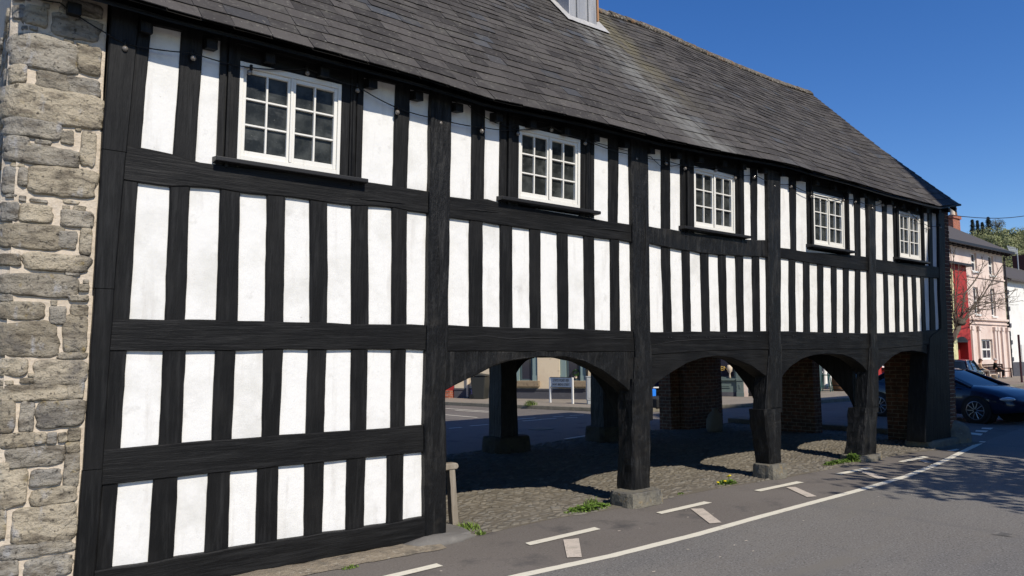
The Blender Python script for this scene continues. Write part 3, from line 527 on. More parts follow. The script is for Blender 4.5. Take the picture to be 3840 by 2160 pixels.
# ---- windows
def window(wx0, wx1, wz0, wz1, b, sx0, sx1, nl, sill_z):
    """white casement pair between X wx0..wx1, black surround sx0..sx1"""
    wn = thing('window', None, None, (wx0 - HO.x, K * wz0 - HO.y, wz0)); wn.parent = hall
    # black surround jambs, moulded
    for (a, c) in ((sx0, wx0), (wx1, sx1)):
        m = MB(); wd = c - a; nseg = 6
        prof = [(0, -.03), (.28, -.032), (.30, -.018), (.36, -.018), (.38, -.05), (.5, -.055), (.54, -.04), (.60, -.04), (.62, -.024), (1, -.024)] if a == sx0 else [(0, -.024), (.38, -.024), (.40, -.04), (.46, -.04), (.5, -.055), (.62, -.05), (.64, -.018), (.70, -.018), (.72, -.032), (1, -.03)]
        vs = []
        for z in (wz0 - .08, 4.72):
            vs += [W(a + wd * t, y, z) for t, y in prof] + [W(c, .1, z), W(a, .1, z)]
        r = 12; m.add(vs, [(j, (j + 1) % r, r + (j + 1) % r, r + j) for j in range(r)] + [tuple(range(r)), tuple(range(r, 2 * r))]); hb(m, 'surround', MT['timber_up'], wn)
    hm = MB(); hm.prism([(wx0, wz1 + .002), (wx1, wz1 + .002), (wx1, 4.72), (wx0, 4.72)], lambda u, v, d: W(u, d, v), -.022, .1); hb(hm, 'surround', MT['timber_along'], wn)
    s = MB(); e = .10
    s.add([W(sx0 - e * .3, -.12, sill_z - .05), W(sx1 + e * .3, -.12, sill_z - .05), W(sx1 + e * .3, .05, sill_z - .05), W(sx0 - e * .3, .05, sill_z - .05), W(sx0 - e * .3, -.12, sill_z - .012), W(sx1 + e * .3, -.12, sill_z - .012), W(sx1 + e * .3, .05, sill_z + .012), W(sx0 - e * .3, .05, sill_z + .012)],
          [(0, 3, 2, 1), (4, 5, 6, 7), (0, 1, 5, 4), (1, 2, 6, 5), (2, 3, 7, 6), (3, 0, 4, 7)]); hb(s, 'sill', MT['sill_black'], wn, bevel=.006)
    fr = MB(); t = .032
    P = lambda x0, z0, x1, z1, y0, y1: fr.prism([(x0, z0), (x1, z0), (x1, z1), (x0, z1)], lambda u, v, d: W(u, d, v), y0, y1)
    P(wx0, wz0, wx0 + t, wz1, -.028, .06); P(wx1 - t, wz0, wx1, wz1, -.028, .06); P(wx0 + t, wz1 - .045, wx1 - t, wz1, -.026, .06); P(wx0 + t, wz0, wx1 - t, wz0 + .05, -.024, .06)
    hb(fr, 'frame', MT['white_wood'], wn, bevel=.003)
    xm = (wx0 + wx1) / 2
    for side, (a, c) in enumerate(((wx0 + t, xm - .002), (xm + .002, wx1 - t))):
        cs = MB(); yy = -.014 if side else -.006
        Q = lambda x0, z0, x1, z1, y0, y1: cs.prism([(x0, z0), (x1, z0), (x1, z1), (x0, z1)], lambda u, v, d: W(u, d, v), y0, y1)
        z0, z1 = wz0 + .052, wz1 - .047; st_ = .034
        Q(a + .001, z0, a + st_, z1, yy, .045); Q(c - st_, z0, c - .001, z1, yy, .045); Q(a + st_, z1 - st_, c - st_, z1, yy + .001, .045); Q(a + st_, z0, c - st_, z0 + .048, yy + .001, .045)
        if side: Q(a - .016, z0, a + .008, z1, -.024, yy - .002)
        gx0, gx1, gz0, gz1 = a + st_, c - st_, z0 + .048, z1 - st_
        mu = .018; xc = (gx0 + gx1) / 2; Q(xc - mu / 2, gz0, xc + mu / 2, gz1, yy + .004, .04)
        for k in (1, 2):
            zc = gz0 + (gz1 - gz0) * k / 3; Q(gx0, zc - mu / 2, xc - mu / 2 - .0005, zc + mu / 2, yy + .005, .04); Q(xc + mu / 2 + .0005, zc - mu / 2, gx1, zc + mu / 2, yy + .005, .04)
        co = hb(cs, 'casement', MT['white_wood'], wn, bevel=.003, seg=1)
        pn = MB()
        for i in range(2):
            for k in range(3):
                xa = gx0 if i == 0 else xc; xb = xc if i == 0 else gx1; za = gz0 + (gz1 - gz0) * k / 3; zb = gz0 + (gz1 - gz0) * (k + 1) / 3; a1, a2, a3 = [.003 * (random.random() - .5) for _ in range(3)]
                pn.add([W(xa, .022 + a1, za), W(xb, .022 + a2, za), W(xb, .022 + a3, zb), W(xa, .022 + a1 + a3 - a2, zb)], [(0, 1, 2, 3)])
        o = pn.build('panes', MT['glass']); o.parent = wn; o.location = -(wn.location + HO)
    return wn
def wspec(TL, TR, BL, BR, sl, sr, b, sz):
    x0 = (TL[0] + BL[0]) / 2; x1 = (TR[0] + BR[0]) / 2; z1 = (TL[1] + TR[1]) / 2; z0 = (BL[1] + BR[1]) / 2
    A, B = R1[b]; s0 = (A[-1][1][0] + A[-1][3][0]) / 2; s1 = (B[0][0][0] + B[0][2][0]) / 2
    wn = window(x0, x1, z0 , z1, b, s0, s1, 2, z0 - .0); return wn
wl = []
wl.append(wspec(FK(907, 229), FK(1283, 316), FK(884, 599), FK(1273, 659), 0, 0, 0, 0))
wl.append(wspec(cd_(1308, 315), cd_(1460, 352), cd_(1303, 500), cd_(1460, 527), 0, 0, 1, 0))
wl.append(wspec(c8(648, 360), c8(1085, 450), c8(652, 1035), c8(1100, 1092), 0, 0, 2, 0))
wl.append(wspec(cA(313, 348), cA(550, 405), cA(320, 760), cA(557, 805), 0, 0, 3, 0))
wl.append(wspec(cA(978, 495), cA(1140, 540), cA(985, 862), cA(1148, 888), 0, 0, 4, 0))
for b in range(5):     # plaster beside the windows, upper storey
    A, B = R1[b]; x0, x1 = bays[b]
    plaster(x0, (A[-1][1][0] + A[-1][3][0]) / 2 + .05, 3.5, 4.7); plaster((B[0][0][0] + B[0][2][0]) / 2 - .05, x1, 3.5, 4.7)
# dark upper room behind the windows; boarded ceiling over the arcade
rm = MB(); rm.box(-3.0, .45, 2.03, 12.4, 5.6, 2.1); hb(rm, 'floor_boards', MT['timber_along'])
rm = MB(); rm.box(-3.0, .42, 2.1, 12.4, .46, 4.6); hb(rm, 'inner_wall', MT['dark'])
rm = MB()
for x in (.0, 3.0, 6.0, 9.0): rm.box(x, .12, 1.86, x + .28, 5.6, 2.03)
hb(rm, 'ceiling_beam', MT['timber_up'])
rm = MB(); rm.box(.1, 5.3, 1.85, 12.3, 5.62, 2.03); rm.box(-3.5, 5.5, 2.03, 12.4, 5.7, 4.8); hb(rm, 'rear_wall', MT['timber_along'])
# closed wall between the first (infilled) bay and the open arcade
rm = MB(); rm.box(-.02, .3, .0, .18, 5.5, 1.84); hb(rm, 'partition_wall', MT['timber_up'])
# back row of posts with braces
def back_post(x0, x1, y, zb, zt=1.86):
    mb = MB(); n = 12; sd = random.random() * 30; vs = []
    for i in range(n + 1):
        t = i / n; z = zb + (zt - zb) * t; fl = .0 + .03 * (1 - t); 
        for (x, yy) in ((x0 - fl, y), (x1 + fl, y), (x1 + fl, y + .4), (x0 - fl, y + .4)): vs.append((x + .012 * sn((x, z * 4, sd)), yy + .01 * sn((x, z * 5, sd + 2)), z))
    mb.add(vs, [(i * 4 + j, (i + 1) * 4 + j, (i + 1) * 4 + (j + 1) % 4, i * 4 + (j + 1) % 4) for i in range(n) for j in range(4)]); hb(mb, 'post', MT['timber_rough'], bevel=.01)
back_post(4.62, 4.98, 4.85, .3); back_post(7.35, 7.75, 4.85, .32)
for x, dr in ((5.02, 1), (7.35, -1)):
    P = [(x, 1.86), (x + dr * .5, 1.86), (x + dr * .5, 1.80)] + [(x + dr * (.5 - .5 * t), 1.80 - .35 * t ** 2.2) for t in [i / 8 for i in range(1, 9)]]
    mb = MB(); mb.prism(P, lambda u, v, d: (u, d, v), 4.95, 5.15); hb(mb, 'brace', MT['timber_up'])
# brick gable end with three openings, brick piers inside
def brickbox(x0, y0, z0, x1, y1, z1, name='brick_pier'):
    m = MB(); m.box(x0, y0, z0, x1, y1, z1); return hb(m, name, MT['brick'], bevel=.008)
brickbox(12.1, .56, 0, 12.42, 1.17, 1.9); brickbox(12.1, 2.82, 0, 12.42, 3.85, 1.9); brickbox(12.1, 5.58, 0, 12.42, 6.3, 1.9)
brickbox(10.75, 5.36, 0, 11.98, 5.82, 1.9); brickbox(10.42, 5.62, 0, 10.75, 6.0, 1.9)
def gable():
    m = MB(); ZS = 1.9
    m.prism([(.3, ZS), (5.6, ZS), (5.7, 4.75), (2.8, 7.9), (.2, 4.7)], lambda u, v, d: (d, u, v), 12.1, 12.42); return hb(m, 'gable_wall', MT['brick'])
gable()
for (ya, yb_) in ():
    m = MB(); P = [(ya, 1.895), (yb_, 1.895)] + [(yb_ - (yb_ - ya) * t, 1.3 + .5 * math.sin(math.pi * t) ** .6) for t in [i / 14 for i in range(15)]]
    m.prism(P, lambda u, v, d: (d, u, v), 12.14, 12.5); hb(m, 'arch_brace', MT['timber_up'])
# brick return at the front corner (real toothed courses)
m = MB(); ql = pq([(3544, 807), (3546, 1060), (3555.5, 1270), (3570, 1598)], .0); qr = pq([(3561, 807), (3571, 1060), (3581, 1270), (3592, 1565)], .0)
xl = polyZ([(b, a) for a, b in ql]); xr = polyZ([(b, a) for a, b in qr]); z = .3; i = 0
while z < 4.8:
    lx = xl(z); rx = xr(z); j = .012 * (random.random() - .5)
    cut = lx + (rx - lx) * (.5 if i % 2 else .999)
    m.box(lx, .02 + K * z + j * .4, z, cut - .012, .36, z + .066); 
    if i % 2: m.box(cut, .022 + K * z - j * .4, z, rx + j, .36, z + .066)
    z += .078; i += 1
hb(m, 'brick_quoin', mat('quoin_brick', (.15, .07, .045), .9, .2, rnd=(.6, 1.4), layers=[(20, 5, .55, .75, (.2, .15, .12))], bump=[(60, .5, .006)]), bevel=.006, seg=1)
m = MB(); m.prism([(xl(.3) + .02, .3), (xr(.3) - .02, .3), (xr(2.2) - .02, 2.2), (xr(4.8) - .02, 4.8), (xl(4.8) + .02, 4.8), (xl(2.2) + .02, 2.2)], lambda u, v, d: W(u, d, v), .035, .33); hb(m, 'quoin_mortar', MT['mortar'])
m = MB(); m.blob((12.62, .12, .05), (.34, .38, .42), 16, 10, .2, 2); hb(m, 'corner_buttress', MT['padstone'], smooth=True)
# ---- rubble end wall
rw = MB()
def zg(): pass
rw.prism([(-.02, 0), (5.9, 0), (5.9, 4.6), (3.0, 8.0), (.14, 4.72)], lambda u, v, d: (d, u if u > 1 else K * v + .005, v), -3.56, -3.03)
hb(rw, 'rubble_core', MT['mortar'])
mo = MB(); vs = []; nx, nz_ = 16, 90
for j in range(nz_ + 1):
    z = -.02 + 4.8 * j / nz_
    for i in range(nx + 1):
        x = -3.64 + .62 * i / nx; rnd_ = max(0, (-3.50 - x) / .14); y = .012 + .09 * rnd_ ** 2 + .012 * noise.noise(Vector((x * 9, z * 9, 2))) + .007 * noise.noise(Vector((x * 30, z * 30, 2))); vs.append(W(x, y, z))
mo.add(vs, [(j * (nx + 1) + i, j * (nx + 1) + i + 1, (j + 1) * (nx + 1) + i + 1, (j + 1) * (nx + 1) + i) for j in range(nz_) for i in range(nx)])
hb(mo, 'mortar_face', MT['mortar'], smooth=True)
stones = []
ST = {(0, 0, 2.0125): [(270, 110, 170, 130), (580, 200, 330, 150), (640, 60, 300, 90), (130, 60, 110, 90), (330, 390, 470, 220), (690, 450, 190, 190), (120, 535, 160, 120), (400, 610, 230, 120), (640, 650, 260, 110), (400, 790, 690, 235), (230, 960, 430, 125), (510, 1030, 90, 90), (110, 1070, 200, 110), (330, 1165, 500, 130), (690, 1120, 150, 225), (50, 1340, 140, 180), (175, 1330, 70, 120), (490, 1370, 500, 190)],
      (0, 700, 2.0125): [(60, 175, 150, 130), (275, 195, 230, 120), (600, 240, 240, 110), (230, 370, 460, 170), (515, 400, 130, 120), (655, 410, 90, 180), (75, 545, 160, 80), (430, 570, 450, 115), (280, 740, 560, 145), (640, 760, 90, 50), (605, 840, 150, 40), (160, 930, 330, 120), (440, 970, 115, 115), (615, 930, 150, 75), (190, 1150, 440, 230), (585, 1110, 190, 240), (100, 1360, 200, 120), (560, 1275, 210, 45), (480, 1400, 390, 170)],
      (0, 1400, 1.906): [(230, 140, 470, 100), (545, 120, 110, 110), (50, 310, 110, 200), (195, 310, 100, 190), (435, 290, 310, 170), (130, 480, 250, 90), (290, 465, 80, 70), (375, 465, 70, 70), (450, 460, 60, 60), (535, 440, 90, 80), (250, 600, 380, 125), (522, 530, 95, 70), (515, 690, 105, 220), (30, 680, 70, 70), (95, 830, 190, 230), (330, 745, 205, 105), (390, 880, 300, 115), (20, 1080, 50, 180), (315, 1080, 425, 235), (260, 1260, 490, 90), (60, 1410, 140, 110), (350, 1390, 310, 130)]}
sm = MB()
def stone_blob(mb, cx, cz, hw, hh, fn, pro):
    sd = random.random() * 90; seg = 28; rings = [(0, 1), (.35, 1), (.65, 1), (.86, .95), (.955, .6), (1.0, -.4)]; vs = []
    tilt = (random.random() - .5) * .3; tx = (random.random() - .5) * .4
    for ri, (r, h) in enumerate(rings):
        for k in range(seg if ri else 1):
            t = 2 * math.pi * k / seg; c, s_ = math.cos(t), math.sin(t); q = (abs(c) ** 7 + abs(s_) ** 7) ** (-1 / 7)
            e = 1.05 + .16 * sn((c * 1.2, s_ * 1.2, sd)) + .09 * sn((c * 3.5, s_ * 3.5, sd)); x = cx + hw * c * q * r * e; z = cz + hh * s_ * q * r * e + tx * .05 * c * hw * r
            dd = pro * h * (1 + .5 * tilt * c * r) + .008 * sn((x * 14, z * 24, sd)) + .009 * sn((x * 6, z * 9, sd))
            vs.append(fn(x, -dd, z))
    fs = [(0, 1 + k, 1 + (k + 1) % seg) for k in range(seg)]
    for ri in range(1, len(rings) - 1):
        o = 1 + (ri - 1) * seg; fs += [(o + k, o + seg + k, o + seg + (k + 1) % seg, o + (k + 1) % seg) for k in range(seg)]
    mb.add(vs, fs)
for (ox, oy, s), L_ in ST.items():
    for (xc, yc, w_, h_) in L_:
        px, py = ox + xc / s, oy + yc / s; a = FK(px, py); l = FK(px - w_ / s / 2, py - (w_ / s / 2) * (1307 - py) / (5500 - px)); r_ = FK(px + w_ / s / 2, py + (w_ / s / 2) * (1307 - py) / (5500 - px)); t_ = FK(px, py - h_ / s / 2); b_ = FK(px, py + h_ / s / 2)
        x0, x1 = max(l[0], -3.63), min(r_[0], -3.055)
        if x1 - x0 < .04: continue
        stone_blob(sm, (x0 + x1) / 2, (t_[1] + b_[1]) / 2, (x1 - x0) / 2 * 1.1, (t_[1] - b_[1]) / 2 * 1.15, lambda x, y, z: W(x, y + (.09 * max(0, (-3.50 - x) / .14) ** 2), z), .016 + .014 * random.random())
taken = []
for (ox, oy, s), L_ in ST.items():
    for (xc, yc, w_, h_) in L_: a = FK(ox + xc / s, oy + yc / s); dxz = FK(ox + (xc + w_ / 2) / s, oy + yc / s)[0] - a[0]; dzz = FK(ox + xc / s, oy + (yc - h_ / 2) / s)[1] - a[1]; taken.append((a[0], a[1], abs(dxz), abs(dzz)))
for i in range(1500):
    x = -3.6 + .55 * random.random(); z = .1 + 4.5 * random.random(); w_ = .018 + .04 * random.random(); h_ = .010 + .016 * random.random()
    if x + w_ > -3.05 or any(abs(x - a) < b + w_ + .008 and abs(z - c) < d + h_ + .006 for a, c, b, d in taken): continue
    taken.append((x, z, w_, h_)); stone_blob(sm, x, z, w_, h_, lambda x, y, z: W(x, y + (.09 * max(0, (-3.50 - x) / .14) ** 2), z), .012)
hb(sm, 'rubble_stones', MT['stone'], smooth=True)
sg = MB(); z = .1                     # stones of the gable face, seen edge-on at the left
while z < 4.6:
    h = .1 + .16 * random.random(); y = .18
    while y < 5.6:
        w_ = .2 + .35 * random.random(); stone_blob(sg, y + w_ / 2, z + h / 2, w_ * .46, h * .44, lambda u, d, v: (-3.57 + d, u, v), .05 + .03 * random.random()); y += w_
    z += h
hb(sg, 'rubble_stones', MT['stone'], smooth=True)
# ---- roof
EV = [(477, 0), (656, 52), (960, 129), (1188, 192), (1389, 244), (1561, 291), (1844, 378), (2020, 414), (2229, 462), (2396, 501), (2508, 531), (2635, 557), (2773, 583), (2980, 624), (3103, 659), (3315, 721.5), (3455, 760), (3528, 778), (3593, 767)]
YR = 2.8
def ye(X): return float(np.interp(X, [-3.8, 3.0, 5.5, 11.0, 12.0, 12.7], [-.50, -.50, -.46, -.42, -.38, -.31]))
def evp(x, y):
    q = F(x, y, -.42)
    for _ in range(4): q = F(x, y, ye(q[0]))
    return q
ev = [evp(x, y) for x, y in EV]; RG = [(2242.5, 39.3), (2360.5, 76.6), (2500, 130.4), (2534, 150), (2758, 246), (2907, 305), (3041, 350)]; rg = [F(x, y, YR) for x, y in RG]
XE0 = -3.6; XE1 = 12.55
ez = polyZ([(-3.8, ev[0][2] + .01)] + [(p[0], p[2]) for p in ev]); rz_ = polyZ([(-3.8, rg[0][2])] + [(p[0], p[2]) for p in rg] + [(13.2, rg[-1][2])])
def roofpt(X, v, off=0.):
    z0 = ez(X); z1 = rz_(X); YE = ye(X); y = YE + (YR - YE) * v; z = z0 + (z1 - z0) * v - .05 * math.sin(math.pi * v) + .05 * max(0, .18 - v) * 1.5 + .012 * noise.noise(Vector((X * .8, v * 3, 4)))
    nx = Vector((0, -(z1 - z0), (YR - YE))).normalized(); return Vector((X, y, z)) + nx * off
YE = -.43
def slope_len(): return math.hypot(YR - YE, 3.55)
SL = slope_len(); m = MB(); v = 0.0; k = 0; exps = []
while v < .985:
    e = (.215 - .085 * v) / SL; exps.append((v, e)); v += e
for k, (v, e) in enumerate(exps):
    X = XE0 - random.random() * .2
    while X < XE1:
        w_ = (.2 + .17 * random.random()) * (1.15 - .35 * v); x0 = max(X, XE0 - .01 * random.random()); x1 = min(X + w_ - .004, XE1 + .015 * random.random()); X += w_
        if x1 - x0 < .05: continue
        jl = .010 * (random.random() - .5) / SL * 2; jr = jl + .006 * (random.random() - .5) / SL; up = .011 + .009 * random.random(); th = .007; dl = .004 * (random.random() - .5)
        if random.random() < .012: jl -= .02 / SL; jr += .01 / SL
        a0 = roofpt(x0, v + jl, up); b0 = roofpt(x1, v + jr, up + dl); a1 = roofpt(x0, v + e * 1.35, .003); b1 = roofpt(x1, v + e * 1.35, .003)
        nn = Vector((0, -.74, .67)) * th
        # broken lower edge
        mid = a0.lerp(b0, .3 + .4 * random.random()) + Vector((0, .5, .5)) * .004 * (random.random() - .5); c0 = .012 * random.random()
        m.add([a0, mid, b0, b1, a1, a0 - nn, mid - nn, b0 - nn], [(0, 1, 2, 3, 4), (0, 5, 6, 1), (1, 6, 7, 2), (0, 4, 5), (2, 7, 3)])
hb(m, 'slate_roof', MT['slate'])
# stained slates below the cupola: lighter wash where rain runs off the lead
m = MB(); vs = []; n = 60
for i in range(n + 1):
    X = XE0 + .02 + (XE1 - XE0 - .04) * i / n
    for j in range(13): vs.append(roofpt(X, j / 12, -.012))
m.add(vs, [(i * 13 + j, (i + 1) * 13 + j, (i + 1) * 13 + j + 1, i * 13 + j + 1) for i in range(n) for j in range(12)])
vs2 = [(p[0], 5.6 - (p[1]), p[2]) for p in vs]; m.add(vs2, [(i * 13 + j, (i + 1) * 13 + j, (i + 1) * 13 + j + 1, i * 13 + j + 1) for i in range(n) for j in range(12)])
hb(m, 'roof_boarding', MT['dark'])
m = MB(); vs = []
for i in range(41):
    X = XE0 + (XE1 - XE0) * i / 40
    for j in (0, 1): q = roofpt(X, j, .02); vs.append((q.x, 5.6 - q.y, q.z))
m.add(vs, [(i * 2, i * 2 + 2, i * 2 + 3, i * 2 + 1) for i in range(40)]); hb(m, 'rear_roof_slope', MT['slate'])
m = MB(); X = XE0      # ridge tiles bedded in mortar
while X < XE1 - .05:
    w_ = min(.42, XE1 - X); q0 = roofpt(X, 1.0); j = .012 * (random.random() - .5); P = [(YR - .12, -.12), (YR - .10, -.06), (YR - .04, .01), (YR, .025), (YR + .04, .01), (YR + .10, -.06), (YR + .12, -.12)]
    zc = rz_(X + w_ / 2) + .03 + j
    m.prism([(a, b + zc) for a, b in P], lambda u, v_, d: (d, u, v_), X, X + w_ - .012); X += w_
m2 = MB(); X = XE0
while X < XE1: m2.blob((X, YR - .11 + .02 * random.random(), rz_(X) - .08), (.04 + .05 * random.random(), .025, .018 + .02 * random.random()), 7, 4, .6, 4); X += .09
hb(m, 'ridge_tiles', MT['ridge'], bevel=.01); hb(m2, 'ridge_mortar', MT['ridge'])
m = MB()     # eaves board and soffit
vs = []
for i in range(81):
    X = XE0 + .02 + (XE1 - XE0 - .06) * i / 80; q = roofpt(X, 0.0, -.02); z = q.z
    vs += [(X, YE + .03, z - .0), (X, YE + .03, z - .035), (X, .3, z + .3), (X, .3, z + .35)]
m.add(vs, [(i * 4 + j, i * 4 + 4 + j, i * 4 + 4 + (j + 1) % 4, i * 4 + (j + 1) % 4) for i in range(80) for j in range(4)]); hb(m, 'eaves_board', MT['timber_along'])
X = -3.3; i = 0
while X < 12.3:      # rafter feet
    z = ez(X); m = MB(); m.add([(X, YE + .15, z - .12), (X + .09, YE + .15, z - .12), (X + .09, YE + .15, z - .03), (X, YE + .15, z - .03), (X, .2, z - .02), (X + .1, .2, z - .02), (X + .1, .2, z + .09), (X, .2, z + .09)],
                               [(0, 3, 2, 1), (4, 5, 6, 7), (0, 1, 5, 4), (3, 7, 6, 2), (1, 2, 6, 5), (0, 4, 7, 3)])
    hb(m, 'rafter_foot', MT['timber_up'], bevel=.005); X += .50 + .06 * math.sin(i * 3.1); i += 1
# barge edge
m = MB(); P = [roofpt(12.48, t / 10, -.02) for t in range(11)]; 
for i in range(10):
    a, b = P[i], P[i + 1]; m.add([(12.42, a.y, a.z), (12.48, a.y, a.z), (12.48, b.y, b.z), (12.42, b.y, b.z), (12.42, a.y, a.z - .16), (12.48, a.y, a.z - .16), (12.48, b.y, b.z - .16), (12.42, b.y, b.z - .16)], [(0, 1, 2, 3), (4, 7, 6, 5), (0, 4, 5, 1), (1, 5, 6, 2), (2, 6, 7, 3), (3, 7, 4, 0)])
hb(m, 'barge_board', MT['timber_up'])
# ---- cupola (its foot shows at the top of the photograph)
def rhit(x, y):
    q = F(x, y, 1.0)
    for Y in np.arange(1.2, 2.9, .01):
        q = F(x, y, Y)
        if q[2] < roofpt(q[0], (Y - ye(q[0])) / (YR - ye(q[0]))).z + .02: return q
    return q
ca, cb2 = rhit(2143, 70), rhit(2230, 91)
cy0 = (ca[1] + cb2[1]) / 2; cx0 = ca[0]; cx1 = cb2[0]; cy1 = 2 * YR - cy0; cz = 10.2
m = MB(); m.box(cx0, cy0, 7.3, cx1, cy1, cz); cup = hb(m, 'cupola', MT['lead'], bevel=.01)
m = MB()
for x in (cx0 + .16, cx0 + .42): m.tube([(x, cy0 - .004, 7.4), (x, cy0 - .004, cz)], .014, 6)
for y in (cy0 + .3, cy0 + .6, cy0 + .9): m.tube([(cx0 - .004, y, 7.6), (cx0 - .004, y, cz)], .014, 6)
hb(m, 'lead_rolls', MT['lead'], cup, smooth=True)
m = MB(); m.box(cx1 + .001, cy0 - .02, 7.5, cx1 + .035, cy0 + .08, cz); hb(m, 'corner_batten', mat('bare_orange_wood', (.38, .2, .1), .8, .2, bump=[((30, 30, 3), .5, .004)]), cup)
m = MB(); m.box(cx1 + .036, cy0 + .3, 7.8, cx1 + .13, cy1 - .2, cz); m.box(cx1 + .13, cy0 + .35, 7.95, cx1 + .17, cy1 - .3, cz); hb(m, 'black_louvre_frame', MT['timber_up'], cup)
m = MB()      # dressed lead apron and side flashings lying on the slates
def apron(x0, x1, y0, y1, lift, nx=10, ny=4):
    vs = []
    for i in range(nx + 1):
        for j in range(ny + 1):
            x = x0 + (x1 - x0) * i / nx; y = y0 + (y1 - y0) * j / ny; v = (y - ye(x)) / (YR - ye(x)); q = roofpt(x, v, lift + .008 * sn((x * 8, y * 8, 1))); vs.append(q)
    m.add(vs, [(i * (ny + 1) + j, (i + 1) * (ny + 1) + j, (i + 1) * (ny + 1) + j + 1, i * (ny + 1) + j + 1) for i in range(nx) for j in range(ny)])
apron(cx0 - .16, cx1 + .17, cy0 - .13, cy0 + .01, .035); apron(cx0 - .17, cx0 + .01, cy0, 2.78, .035, 3, 14); apron(cx1 - .01, cx1 + .17, cy0, 2.7, .035, 3, 10)
hb(m, 'lead_flashing', mat('pale_dressed_lead', (.42, .41, .39), .6, .4, metal=.2, layers=[(10, 5, .5, .7, (.55, .53, .5)), (14, 5, .6, .75, (.27, .26, .25))], bump=[(18, .5, .01)]), cup, smooth=True)
# rain wash and lichen on the slates under the cupola: a stain with a shape of its own
t = MT['slate'].node_tree; N = t.nodes; L = t.links; p = N['Principled BSDF']; cur = p.inputs['Base Color'].links[0].from_socket
tc = N.new('ShaderNodeTexCoord'); sx = N.new('ShaderNodeSeparateXYZ'); L.new(tc.outputs['Object'], sx.inputs[0])
def band(c, wdt, nsc, col, amt, zlo=None, sharp=.45):
    global cur
    mp = N.new('ShaderNodeMapping'); mp.inputs['Scale'].default_value = nsc; L.new(tc.outputs['Object'], mp.inputs[0]); nz = N.new('ShaderNodeTexNoise'); nz.inputs['Scale'].default_value = 1; nz.inputs['Detail'].default_value = 5; L.new(mp.outputs[0], nz.inputs[0])
    a = N.new('ShaderNodeMath'); a.operation = 'SUBTRACT'; L.new(sx.outputs[0], a.inputs[0]); a.inputs[1].default_value = c
    b = N.new('ShaderNodeMath'); b.operation = 'ABSOLUTE'; L.new(a.outputs[0], b.inputs[0])
    n2 = N.new('ShaderNodeMapRange'); n2.inputs[1].default_value = 0; n2.inputs[2].default_value = wdt; n2.inputs[3].default_value = 1; n2.inputs[4].default_value = 0; n2.interpolation_type = 'SMOOTHSTEP'; L.new(b.outputs[0], n2.inputs[0])
    n3 = N.new('ShaderNodeMapRange'); n3.inputs[1].default_value = .35; n3.inputs[2].default_value = .35 + sharp; L.new(nz.outputs[0], n3.inputs[0])
    mu = N.new('ShaderNodeMath'); mu.operation = 'MULTIPLY'; L.new(n2.outputs[0], mu.inputs[0]); L.new(n3.outputs[0], mu.inputs[1])
    last = mu.outputs[0]
    if zlo:
        n4 = N.new('ShaderNodeMapRange'); n4.inputs[1].default_value = zlo[0]; n4.inputs[2].default_value = zlo[1]; L.new(sx.outputs[2], n4.inputs[0]); m5 = N.new('ShaderNodeMath'); m5.operation = 'MULTIPLY'; L.new(last, m5.inputs[0]); L.new(n4.outputs[0], m5.inputs[1]); last = m5.outputs[0]
    m6 = N.new('ShaderNodeMath'); m6.operation = 'MULTIPLY'; m6.inputs[1].default_value = amt; m6.use_clamp = True; L.new(last, m6.inputs[0])
    mx = N.new('ShaderNodeMix'); mx.data_type = 'RGBA'; L.new(m6.outputs[0], mx.inputs[0]); L.new(cur, mx.inputs[6]); mx.inputs[7].default_value = (*col, 1); cur = mx.outputs[2]
band((cx0 + cx1) / 2, .75, (7, 2.2, 2.2), (.155, .152, .14), 1.3, sharp=.28)
band((cx0 + cx1) / 2 + .6, .8, (5, 2, 2), (.13, .115, .075), 1.7, (5.2, 7.4), .35)
L.new(cur, p.inputs['Base Color'])
# ------------------------------------------------------------------ string of festoon lights
sl_ = thing('string_lights', 'black cable of round festoon bulbs strung under the eaves of the market hall', 'string lights', (4, -.2, 4.3))
SO = Vector((4, -.2, 4.3))
bp = [(469.6, 170), (721.5, 204.7), (942, 261.5), (1151, 263), (1340, 329.6), (1493.8, 413), (1647.8, 452.8), (1808, 484), (1943.5, 494), (2065, 479), (2197, 532), (2385, 590), (2496.6, 607.6), (2571, 627.6), (2683, 634), (2756.6, 664), (2829, 661), (2901, 694), (2966.7, 697), (3043, 733.6), (3161, 749), (3208, 755), (3269.6, 779.5), (3310.6, 767), (3356.5, 774.6), (3406, 794), (3436, 826), (3483.6, 855), (3524, 852)]
def off(i): return (.02 + .05 * (i % 3 == 1))
pts3 = []
for (x, y, o) in [(-40, -70, -.02), (75, -20, -.02), (224, 10, -.02), (397, 124, -.03)]: p_ = F(x, y, K * 4.4 - .06); pts3.append(Vector(p_))
for i, (x, y) in enumerate(bp): pts3.append(Vector(F(x, y - 7, K * 4.3 - .045 - off(i) * .5)))
path = []
for i in range(len(pts3) - 1):
    a, b = pts3[i], pts3[i + 1]; L0 = (b - a).length
    for k in range(6):
        t = k / 6; q = a.lerp(b, t); q.z -= .05 * L0 * 4 * t * (1 - t) * .6; path.append(q)
path.append(pts3[-1])
m = MB(); m.tube([p_ - SO for p_ in path], .0055, 5); m.build('cable', MT['cable'], sl_, smooth=True)
m = MB(); P = [Vector(F(x, y, K * 4.3 - .05)) - SO for x, y in ((1755, 395), (1790, 425), (1860, 462), (1943, 487), (2040, 484), (2065, 475), (2110, 500), (2197, 525), (2330, 560), (2440, 588), (2476, 622), (2520, 623), (2552, 618), (2590, 640))]; m.tube(P, .0045, 5); m.build('cable', MT['cable'], sl_, smooth=True)
